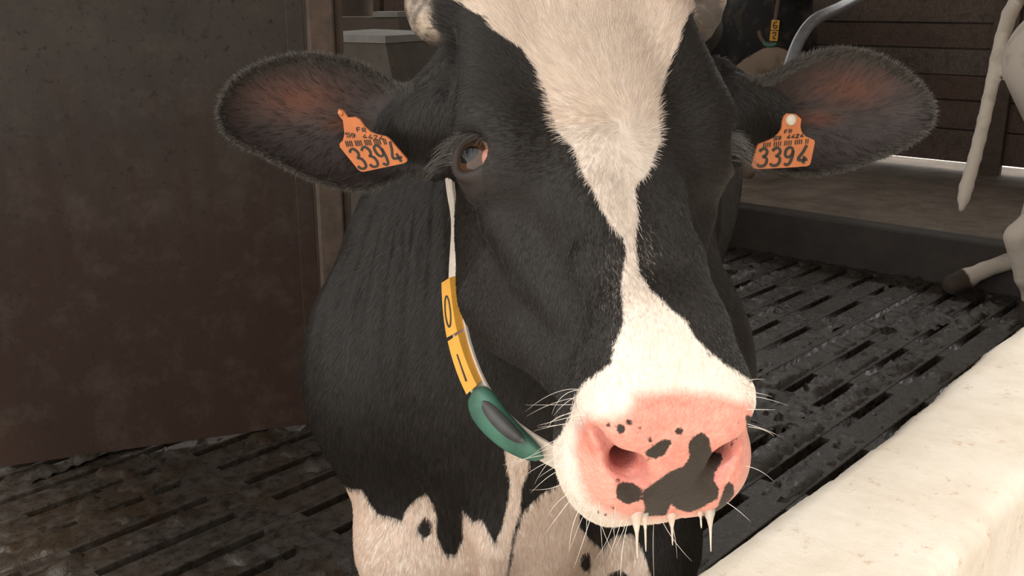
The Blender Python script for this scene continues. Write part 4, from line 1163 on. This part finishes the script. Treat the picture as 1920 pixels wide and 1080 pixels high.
def ear_tag(outline, plane_px, Dc, grad, digits_o, adv, up, small, stud, label, th=0.0018):
    cx, cy = plane_px
    def dep(px, py): return Dc / (1 + grad[0] * (px - cx) + grad[1] * (py - cy))
    ctr = unproj(cx, cy, Dc)
    root = empty('ear_tag', tuple(ctr)); tag(root, label, 'ear tag', 'orange ear tags of the cow')
    P0_, P1_, P2_ = (unproj(cx + a_, cy + b_, dep(cx + a_, cy + b_)) for a_, b_ in ((0, 0), (50, 0), (0, 50)))
    nn = np.cross(P1_ - P0_, P2_ - P0_); nn /= np.linalg.norm(nn)
    if nn[1] > 0: nn = -nn
    inv = Matrix.Translation(-Vector(root.location))
    def put(name, me, mat, par=None):
        o = link(name, me, mat, root, False); o.matrix_parent_inverse = inv; return o
    front = [unproj(px, py, dep(px, py)) for px, py in outline]
    bm = bmesh.new()
    vf = [bm.verts.new(p) for p in front]; vb = [bm.verts.new(p - nn * th) for p in front]
    bm.faces.new(vf); bm.faces.new(vb[::-1])
    for k in range(len(vf)): bm.faces.new((vf[k], vb[k], vb[(k + 1) % len(vf)], vf[(k + 1) % len(vf)]))
    bmesh.ops.recalc_face_normals(bm, faces=bm.faces[:])
    put('plate', bm_mesh(bm, 'plate'), M_TAG)
    def strokes(name, lines, w):
        v = []; f = []
        for ln_ in lines:
            L = np.array(ln_, float)
            if len(L) > 2: L = smooth_path(L, 4)
            T = np.gradient(L, axis=0); T /= np.linalg.norm(T, axis=1)[:, None] + 1e-9
            Nn = np.stack([-T[:, 1], T[:, 0]], 1) * w / 2
            b0 = len(v)
            for lay, hgt in ((0, 0.0006), (1, -0.0004)):
                for a_, n_ in zip(L, Nn):
                    for sgn in (1, -1):
                        q_ = a_ + sgn * n_; v.append(unproj(q_[0], q_[1], dep(q_[0], q_[1])) + nn * hgt)
            m_ = len(L) * 2
            for k in range(len(L) - 1):
                f.append((b0 + 2 * k, b0 + 2 * k + 1, b0 + 2 * k + 3, b0 + 2 * k + 2))
                f.append((b0 + 2 * k, b0 + 2 * k + 2, b0 + m_ + 2 * k + 2, b0 + m_ + 2 * k)); f.append((b0 + 2 * k + 1, b0 + m_ + 2 * k + 1, b0 + m_ + 2 * k + 3, b0 + 2 * k + 3))
        put(name, mesh_from(v, f, name), M_INK)
    O_, A_v, U_v = (np.array(x, float) for x in (digits_o, adv, up))
    for k, ch in enumerate('3394'):
        strokes('digit', [[tuple(O_ + A_v * (k + gx) + U_v * gy) for gx, gy in ln_] for ln_ in DIG[ch]], small['w'])
    # small upper lines: country letters, number and bar code
    so, sa_, su = (np.array(x, float) for x in (small['o'], small['a'], small['u']))
    rows = [('59 4424', 1.0, 0.0)]
    SEG = {'5': [[(0.8, 1), (0.1, 1), (0.1, 0.55), (0.7, 0.55), (0.75, 0.1), (0.05, 0)]], '9': DIG['9'], '4': DIG['4'], '2': [[(0.05, 0.85), (0.4, 1), (0.7, 0.8), (0.05, 0), (0.75, 0)]], ' ': [],
           'F': [[(0.7, 1), (0.1, 1), (0.1, 0)], [(0.1, 0.55), (0.55, 0.55)]], 'R': [[(0.1, 0), (0.1, 1), (0.6, 0.95), (0.6, 0.6), (0.1, 0.5)], [(0.3, 0.5), (0.7, 0)]]}
    ls = []
    for k, ch in enumerate('59 4424'):
        for ln_ in SEG[ch]: ls.append([tuple(so + sa_ * (k + gx) + su * gy) for gx, gy in ln_])
    strokes('small_number', ls, 1.5)
    ls = []
    for k, ch in enumerate('FR'):
        for ln_ in SEG[ch]: ls.append([tuple(so + su * 1.6 + sa_ * (2.2 + k + gx) + su * gy) for gx, gy in ln_])
    strokes('country_letters', ls, 1.4)
    ls = []
    for k in range(22):
        if (k * 7) % 5 == 3: continue
        b_0 = np.array(small['bar_o'], float) + np.array(small['bar_a'], float) * k / 21
        ls.append([tuple(b_0), tuple(b_0 + np.array(small['bar_u'], float))])
    strokes('bar_code', ls, 1.6)
    sx, sy, sr, vis = stud
    o = put('stud', sphere_mesh(sr * Dc / FPX, 20, 12, (1, 1, 1)), M_STUD if vis else M_TAG)
    ws = Vector(unproj(sx, sy, dep(sx, sy)) + nn * 0.001); o.matrix_basis = Matrix.Translation(ws) @ Matrix.Diagonal((1, 0.6, 1, 1))
    for p_ in o.data.polygons: p_.use_smooth = True
    return root
def cr6(pts, ox, oy=180): return [(ox + x / 6.75, oy + y / 6.75) for x, y in pts]
L6 = cr6([(228, 168), (285, 185), (350, 275), (440, 268), (500, 300), (560, 390), (640, 460), (720, 490), (830, 515), (880, 550), (1060, 760), (1095, 800), (1098, 830), (1062, 852), (560, 958), (518, 955), (480, 930), (250, 645), (246, 605), (290, 560), (310, 480), (290, 310), (240, 250)], 600)
ear_tag(L6, (690, 270), 0.945, (0.00035, -0.0003), cr6([(505, 925)], 600)[0], (150 / 6.75, -24 / 6.75), (-150 / 6.75, -245 / 6.75),
        dict(w=4.4, o=cr6([(335, 515)], 600)[0], a=(70 / 6.75, 6 / 6.75), u=(-12 / 6.75, -50 / 6.75), bar_o=cr6([(345, 640)], 600)[0], bar_a=(500 / 6.75, -30 / 6.75), bar_u=(-22 / 6.75, -70 / 6.75)),
        (640, 211, 5.5, False), 'orange plastic ear tag reading 3394, sheared sideways, hanging in the left ear')
R6 = cr6([(610, 262), (650, 225), (760, 232), (800, 268), (826, 290), (815, 390), (830, 450), (880, 510), (960, 545), (992, 560), (998, 592), (945, 845), (930, 875), (890, 890), (600, 910), (290, 924), (230, 918), (200, 890), (200, 860), (270, 640), (290, 612), (380, 580), (470, 540), (540, 480), (578, 420), (588, 330)], 1380)
ear_tag(R6, (1470, 270), 0.955, (-0.0002, -0.0003), cr6([(262, 893)], 1380)[0], (165 / 6.75, -9 / 6.75), (34 / 6.75, -222 / 6.75),
        dict(w=5.0, o=cr6([(470, 560)], 1380)[0], a=(56 / 6.75, -6 / 6.75), u=(8 / 6.75, -44 / 6.75), bar_o=cr6([(345, 650)], 1380)[0], bar_a=(560 / 6.75, -50 / 6.75), bar_u=(8 / 6.75, -58 / 6.75)),
        (1482, 224, 10.5, True), 'orange plastic ear tag reading 3394 with pale round stud, hanging in the right ear')

# ------------------------------------------------------------------ collar with number blocks and green transponder
M_STRAP = simple_mat('pale_strap', (0.62, 0.54, 0.46), 0.7, var=0.15, scale=90)
M_YEL = simple_mat('yellow_block', (0.72, 0.36, 0.055), 0.45, var=0.1, scale=40)
M_GREEN = simple_mat('green_transponder', (0.050, 0.135, 0.095), 0.55, var=0.35, scale=30)
M_DKGREY = simple_mat('dark_transponder_face', (0.05, 0.05, 0.048), 0.5, var=0.3, scale=30)
collar = empty('cow_collar', tuple(unproj(960, 800, 1.03)))
tag(collar, 'pale collar strap with yellow number blocks and green transponder round the cow neck', 'collar')
cinv = Matrix.Translation(-Vector(collar.location))
def cput(name, me, mat, par=None, smooth=False):
    o = link(name, me, mat, collar if par is None else par, smooth)
    o.matrix_parent_inverse = cinv if par is None else Matrix.Identity(4); return o
cp_px = [(853, 330, 1.09), (853, 430, 1.07), (853, 520, 1.055), (862, 620, 1.04), (893, 718, 1.02), (945, 792, 1.00), (1010, 840, 0.985), (1100, 880, 0.98), (1220, 880, 1.00), (1270, 800, 1.07), (1285, 650, 1.12), (1285, 450, 1.17), (1250, 270, 1.19), (1180, 130, 1.20), (1040, 110, 1.19), (920, 190, 1.15), (868, 260, 1.11)]
ring = smooth_path([unproj(*c) for c in cp_px] + [unproj(*cp_px[0])], 8)[:-1]
fn = lambda p: f_body(p)
g_, v_d = sdf_grad(fn, ring.astype(np.float32))
ring = ring + g_ * np.clip(0.007 - v_d, 0, 0.08)[:, None]
for _ in range(6): ring = 0.5 * ring + 0.25 * (np.roll(ring, 1, 0) + np.roll(ring, -1, 0))
g_, v_d = sdf_grad(fn, ring.astype(np.float32))
ring = ring + g_ * np.clip(0.006 - v_d, 0, 0.08)[:, None]
def band(path, out, half, th, closed=True):
    T = np.roll(path, -1, 0) - np.roll(path, 1, 0)
    if not closed: T = np.gradient(path, axis=0)
    T = unit(T); Bn = unit(np.cross(T, out)); v = []; f = []; n_ = len(path)
    half = np.broadcast_to(half, n_); th = np.broadcast_to(th, n_)
    for k in range(n_):
        for a_, b_2 in ((-1, -1), (-1, 1), (1, 1), (1, -1)):
            v.append(path[k] + Bn[k] * a_ * half[k] + out[k] * b_2 * th[k])
    for k in range(n_ if closed else n_ - 1):
        k2 = (k + 1) % n_
        for j in range(4): f.append((k * 4 + j, k * 4 + (j + 1) % 4, k2 * 4 + (j + 1) % 4, k2 * 4 + j))
    if not closed: f += [(0, 1, 2, 3), tuple((n_ - 1) * 4 + j for j in (3, 2, 1, 0))]
    return v, f
v_, f_ = band(ring, unit(g_), 0.012, 0.0016)
cput('strap', mesh_from(v_, f_, 'strap'), M_STRAP)
rpx, rpy, _d = project(ring)
def ring_piece(y0, y1, n=12, lim=None):
    sel = np.nonzero((rpy >= y0 - 30) & (rpy <= y1 + 30) & (rpx < 1090))[0]
    sel = sel[np.argsort(rpy[sel])]
    yy = np.linspace(y0, y1, n)
    return np.stack([np.interp(yy, rpy[sel], ring[sel, k]) for k in range(3)], 1), unit(np.stack([np.interp(yy, rpy[sel], g_[sel, k]) for k in range(3)], 1))
for (ya, yb, ch) in ((520, 620, '0'), (626, 720, '1')):
    P_, G_ = ring_piece(ya, yb, 8)
    v_, f_ = band(P_ + G_ * 0.007, G_, 0.0095, 0.0055, closed=False)
    o = cput('number_block', mesh_from(v_, f_, 'number_block'), M_YEL)
    # the digit, raised on the outer face
    T_ = unit(np.gradient(P_, axis=0)); Bn_ = unit(np.cross(T_, G_))
    mid_ = len(P_) // 2; C_ = P_[mid_] + G_[mid_] * 0.0127; t_, b2_ = T_[mid_], Bn_[mid_]
    ang = np.linspace(0, 2 * math.pi, 28)
    if ch == '0': pp = [C_ + t_ * 0.0165 * math.cos(a_) + b2_ * 0.0048 * math.sin(a_) for a_ in ang]
    else: pp = [C_ + t_ * x_ for x_ in np.linspace(-0.015, 0.015, 8)]
    v_, f_ = tube_geo(pp, 0.0011, 6, cap=True)
    d_ = link('digit', mesh_from(v_, f_, 'digit'), M_INK, o)
# transponder: a long rounded pod under the throat
P_, G_ = ring_piece(722, 846, 22)
tt_ = np.linspace(0, 1, 22); prof_ = np.sqrt(np.clip(1 - np.abs(2 * tt_ - 1) ** 3.0, 0.0, 1)) * (1 - 0.35 * tt_) + 0.02
T_ = unit(np.gradient(P_, axis=0)); Bn_ = unit(np.cross(T_, G_)); v_ = []; f_ = []
for k in range(22):
    for j in range(16):
        a_ = 2 * math.pi * j / 16
        v_.append(P_[k] + G_[k] * 0.010 + Bn_[k] * 0.021 * prof_[k] * math.copysign(abs(math.cos(a_)) ** 0.7, math.cos(a_)) + G_[k] * 0.0135 * prof_[k] * math.copysign(abs(math.sin(a_)) ** 0.7, math.sin(a_)))
for k in range(21):
    for j in range(16): f_.append((k * 16 + j, k * 16 + (j + 1) % 16, (k + 1) * 16 + (j + 1) % 16, (k + 1) * 16 + j))
f_ += [tuple(range(16))[::-1], tuple(21 * 16 + j for j in range(16))]
cput('transponder', mesh_from(v_, f_, 'transponder'), M_GREEN, None, True)

# darker face of the pod, on the side towards the jaw
Pm, Gm = P_[4:18], G_[4:18]; Bm = Bn_[4:18]
pa, pb2 = project(Pm[7] + Bm[7] * 0.01)[0], project(Pm[7] - Bm[7] * 0.01)[0]
sgp = 1.0 if pa > pb2 else -1.0
hw_ = 0.0075 * np.sqrt(np.clip(1 - np.abs(np.linspace(-1, 1, 14)) ** 2.5, 0.02, 1))
v_, f_ = band(Pm + Gm * 0.0175 + Bm * sgp * 0.0105, unit(Gm + Bm * sgp * 0.55), hw_, 0.0042, closed=False)
cput('pod_face', mesh_from(v_, f_, 'pod_face'), M_DKGREY, None, True)

# ------------------------------------------------------------------ other cows
def small_cow_material(name, c0, c1, wname='white', dirt=0.5):
    m = bpy.data.materials.new(name); nt, ln, b = nodes_of(m)
    a = nt.new('ShaderNodeAttribute'); a.attribute_name = wname
    nz = noise(nt, ln, 40, 4, 0.7); d_ = noise(nt, ln, 9, 4, 0.6)
    f = ramp(nt, ln, math_n(nt, ln, 'ADD', a.outputs['Fac'], math_n(nt, ln, 'MULTIPLY', math_n(nt, ln, 'SUBTRACT', nz, 0.5), 0.02)), -0.004, 0.004)
    col = mixrgb(nt, ln, f, c0, c1)
    col = mixrgb(nt, ln, math_n(nt, ln, 'MULTIPLY', ramp(nt, ln, d_, 0.52, 0.80), dirt), col, mixrgb(nt, ln, 0.55, c0, (0.16, 0.11, 0.075)))
    ln.new(col, b.inputs['Base Color']); b.inputs['Roughness'].default_value = 0.7; b.inputs['Specular IOR Level'].default_value = 0.2
    bump(nt, ln, b, nz, 0.2, 0.004)
    return m
def sdf_cow(name, f, lo, hi, step, mat, white, label, base, mats=None):
    ax_ = [axis_steps([(lo[k], hi[k], step)]) for k in range(3)]
    v, q, nn = surface_nets(f, *ax_)
    me = quad_mesh(v, q, name + '_body'); set_attr(me, 'white', white(v))
    root = empty(name, base); tag(root, label, 'cow')
    child('body', me, mat, root)
    return root, v

# cow standing at the right edge, tail towards us
RO = unproj(1868, 540, 4.35); RO[2] = 0.0                       # floor point below its rump
RD = np.array([math.cos(math.radians(12)), math.sin(math.radians(12)), 0]); RL = np.array([-RD[1], RD[0], 0])
def rl(x, y, z): return RO + RD * x + RL * y + np.array([0, 0, z])
hoofA = unproj(1785, 548, 4.80); hoofA[2] = 0.045
hockA = unproj(1915, 482, 4.75)
hockB = unproj(1897, 446, 4.15); footB = np.array([hockB[0] + 0.14, hockB[1] + 0.02, 0.05])
kneeB = rl(0.42, -0.14, 0.70); kneeA = rl(0.45, 0.20, 0.72)
def f_right(p):
    d = s_ell((p - RO.astype(np.float32)) @ np.stack([RD, RL, [0, 0, 1]], 1).astype(np.float32), (0.95, 0, 0.98), (0.90, 0.36, 0.40))
    d = smin(d, s_cap(p, rl(0.25, -0.10, 1.16), rl(0.25, 0.10, 1.16), 0.20, 0.20), 0.12)
    d = smin(d, s_cap(p, rl(0.06, 0, 1.34), rl(1.6, 0, 1.36), 0.07, 0.09), 0.12)
    d = smin(d, s_chain(p, [rl(0.22, -0.15, 1.10), kneeB, hockB + [0.03, 0, 0.02]], [0.17, 0.13, 0.050], 0.05), 0.08)
    d = smin(d, s_chain(p, [hockB + [0.015, 0, 0], (hockB + footB) / 2 + [0.01, 0, 0], footB + [0, 0, 0.10], footB], [0.046, 0.033, 0.042, 0.050], 0.02), 0.02)
    d = smin(d, s_chain(p, [rl(0.22, 0.15, 1.10), kneeA, hockA], [0.17, 0.13, 0.052], 0.05), 0.08)
    d = smin(d, s_chain(p, [hockA, hockA * 0.45 + hoofA * 0.55 + [0, 0, 0.01], hoofA + [0.06, 0, 0.03], hoofA], [0.046, 0.036, 0.046, 0.050], 0.02), 0.02)
    d = smin(d, s_cap(p, rl(0.28, -0.05, 0.66), rl(0.55, 0, 0.62), 0.14, 0.17), 0.06)      # udder
    for tx, ty in ((0.24, -0.10), (0.42, -0.12), (0.24, 0.08)): d = smin(d, s_cap(p, rl(tx, ty, 0.56), rl(tx - 0.01, ty, 0.45), 0.022, 0.014), 0.02)
    d = smin(d, s_chain(p, [rl(1.55, -0.15, 0.85), rl(1.55, -0.15, 0.40), rl(1.55, -0.15, 0.05)], [0.12, 0.06, 0.05], 0.03), 0.06)
    d = smin(d, s_chain(p, [rl(1.55, 0.15, 0.85), rl(1.55, 0.15, 0.40), rl(1.55, 0.15, 0.05)], [0.12, 0.06, 0.05], 0.03), 0.06)
    d = smin(d, s_cap(p, rl(1.7, 0, 1.15), rl(2.15, 0, 1.35), 0.20, 0.12), 0.1)
    d = smin(d, s_cap(p, rl(2.15, 0, 1.36), rl(2.48, 0, 1.08), 0.12, 0.07), 0.06)
    tail = smooth_path([rl(0.10, 0, 1.40), unproj(1912, -8, 4.45), unproj(1880, 70, 4.40), unproj(1862, 150, 4.38), unproj(1845, 225, 4.36), unproj(1828, 295, 4.35), unproj(1812, 350, 4.35), unproj(1803, 392, 4.35)], 2)
    tr_ = np.interp(np.linspace(0, 1, len(tail)), [0, 0.15, 0.5, 0.78, 0.9, 1.0], [0.045, 0.034, 0.027, 0.027, 0.030, 0.013])
    d = smin(d, s_chain(p, list(tail), list(tr_), 0.01), 0.015)
    return smax(d, -p[:, 2], 0.008)
def w_right(v):
    q = (v - RO) @ np.stack([RD, RL, [0, 0, 1]], 1)
    w = np.maximum(0.9 - q[:, 2], 0.35 - q[:, 0])
    blk = np.maximum(0.16 - np.sqrt(((q - np.array([0.10, -0.05, 1.0])) ** 2).sum(1)), 0.10 - np.sqrt(((q - np.array([0.05, 0.16, 0.86])) ** 2).sum(1)))
    w = np.minimum(w, -blk * 0.0 + w)
    hf = np.minimum(np.sqrt(((v - hoofA) ** 2).sum(1)) - 0.085, np.sqrt(((v - footB) ** 2).sum(1)) - 0.09)
    return np.minimum(w, hf)
M_COW2 = small_cow_material('pale_cow_coat', (0.055, 0.042, 0.034), (0.62, 0.55, 0.47))
sdf_cow('dairy_cow', f_right, (1.75, 3.9, -0.03), (4.9, 5.4, 1.62), 0.0125, M_COW2, w_right, 'white legged cow at the right edge with its long pale tail hanging down', tuple(RO))

# black cow standing on the platform behind, facing us: black above, dirty tan chest and legs
KO = unproj(1508, 60, 6.00); KO[2] = 0.235
KD = unit(np.array([-0.25, 0.968, 0.0])); KL = np.array([KD[1], -KD[0], 0])
KM = np.stack([KD, KL, [0, 0, 1]], 1).astype(np.float32)
def f_black(p):
    q = (p - KO.astype(np.float32)) @ KM
    qa = np.stack([q[:, 0], np.abs(q[:, 1]), q[:, 2]], 1)
    d = s_ell(q, (0.38, 0, 0.88), (0.34, 0.25, 0.33))
    d = smin(d, s_ell(q, (1.0, 0, 0.95), (0.68, 0.36, 0.38)), 0.12)
    d = smin(d, s_cap(q, (0.06, 0, 1.32), (0.42, 0, 1.08), 0.12, 0.22), 0.08)
    d = smin(d, s_cap(q, (0.02, 0, 1.48), (-0.20, 0, 1.40), 0.115, 0.072), 0.05)
    d = smin(d, s_cap(qa, (0.06, 0.10, 1.52), (0.08, 0.27, 1.52), 0.035, 0.02), 0.03)
    d = smin(d, s_chain(qa, [(0.40, 0.15, 0.75), (0.34, 0.13, 0.40), (0.34, 0.13, 0.04)], [0.105, 0.055, 0.045], 0.03), 0.05)
    d = smin(d, s_chain(qa, [(1.45, 0.17, 0.85), (1.50, 0.15, 0.45), (1.45, 0.15, 0.04)], [0.15, 0.055, 0.045], 0.03), 0.05)
    return smax(d, 0.003 - q[:, 2], 0.008)
def w_black(v):
    q = (v - KO) @ KM
    tan_ = 0.87 - q[:, 2] - 0.9 * (q[:, 1] + 0.10) ** 2 * 8 + 0.03 * np.sin(q[:, 1] * 22)
    tan_ = np.minimum(tan_, 0.75 - q[:, 0])
    px_, py_, _ = project(v)
    pat = 0.05 - np.sqrt(((px_ - 1552) / 300) ** 2 + ((py_ - 62) / 600) ** 2)
    return np.maximum(tan_, np.where(q[:, 0] > 0.35, pat, -1))
M_COW3 = small_cow_material('black_cow_coat', (0.010, 0.009, 0.008), (0.26, 0.19, 0.14), dirt=0.9)
sdf_cow('dairy_cow', f_black, tuple(KO + [-1.35, -0.60, -0.03]), tuple(KO + [0.75, 1.95, 1.70]), 0.018, M_COW3, w_black, 'black cow with a dirty tan chest standing in shadow behind the right ear', tuple(KO))
col2 = empty('cow_collar', tuple(unproj(1450, 60, 5.40)))
tag(col2, 'brown collar strap with yellow number blocks on the shadowed black cow', 'collar')
c2inv = Matrix.Translation(-Vector(col2.location))
def on_black(px, py, off=0.006):
    r_ = C2W @ np.array([(px - 960) / FPX, (540 - py) / FPX, 1.0]); o_ = np.array([0, 0, CAMH]); t = 4.2
    for _ in range(120):
        d_ = float(f_black((o_ + r_ * t)[None].astype(np.float32))[0]); t += max(d_, 0) * 0.7 + 0.0004
        if d_ < off: break
    return o_ + r_ * t
def plate_px(pts, off, th):
    Dk = min(float(project(on_black(x_, y_, 0.004))[2]) for x_, y_ in list(pts) + [(1459, 38), (1446, 76), (1452, 57)]) - 0.030
    front = [unproj(x_, y_, Dk) for x_, y_ in pts]; back = [unproj(x_, y_, Dk + th) for x_, y_ in pts]
    n_ = len(pts)
    return mesh_from(front + back, [tuple(range(n_)), tuple(range(n_, 2 * n_))[::-1]] + [(k, n_ + k, n_ + (k + 1) % n_, (k + 1) % n_) for k in range(n_)], 'plate'), Dk
M_STRAP2 = simple_mat('brown_strap', (0.10, 0.065, 0.05), 0.8)
sp_ = smooth_path([on_black(1475, -70), on_black(1464, -20), on_black(1458, 10), on_black(1454, 36), on_black(1448, 78), on_black(1438, 82), on_black(1428, 72), on_black(1424, 58)], 5)
v_, f_ = tube_geo(sp_, 0.014, 8); o = link('strap', mesh_from(v_, f_, 'strap'), M_STRAP2, col2, True); o.matrix_parent_inverse = c2inv
for (pts, dg) in (([(1447, 37), (1462, 38), (1460, 56.5), (1445, 56)], [(1456.5, 41), (1451.5, 43), (1450, 49), (1452, 53), (1456, 52), (1456.5, 48.5), (1451, 48)]),
                  ([(1444.8, 57.5), (1459.8, 58), (1457.5, 77), (1442.5, 76)], [(1448, 63), (1452, 60.5), (1455, 63), (1449, 72), (1455, 72.5)])):
    me, Dk = plate_px(pts, 0.055, 0.018); o = link('number_block', me, M_YEL, col2); o.matrix_parent_inverse = c2inv
    v_, f_ = tube_geo(smooth_path([unproj(x_, y_, Dk - 0.001) for x_, y_ in dg], 3), 0.0035, 6)
    link('digit', mesh_from(v_, f_, 'digit'), M_INK, o)
v_, f_ = tube_geo(smooth_path([on_black(1431, 80, 0.025), on_black(1440, 84, 0.025), on_black(1450, 84, 0.025), on_black(1457, 81, 0.025)], 4), [0.008] + [0.015] * 11 + [0.008], 10)
o = link('transponder', mesh_from(v_, f_, 'transponder'), M_GREEN, col2, True); o.matrix_parent_inverse = c2inv
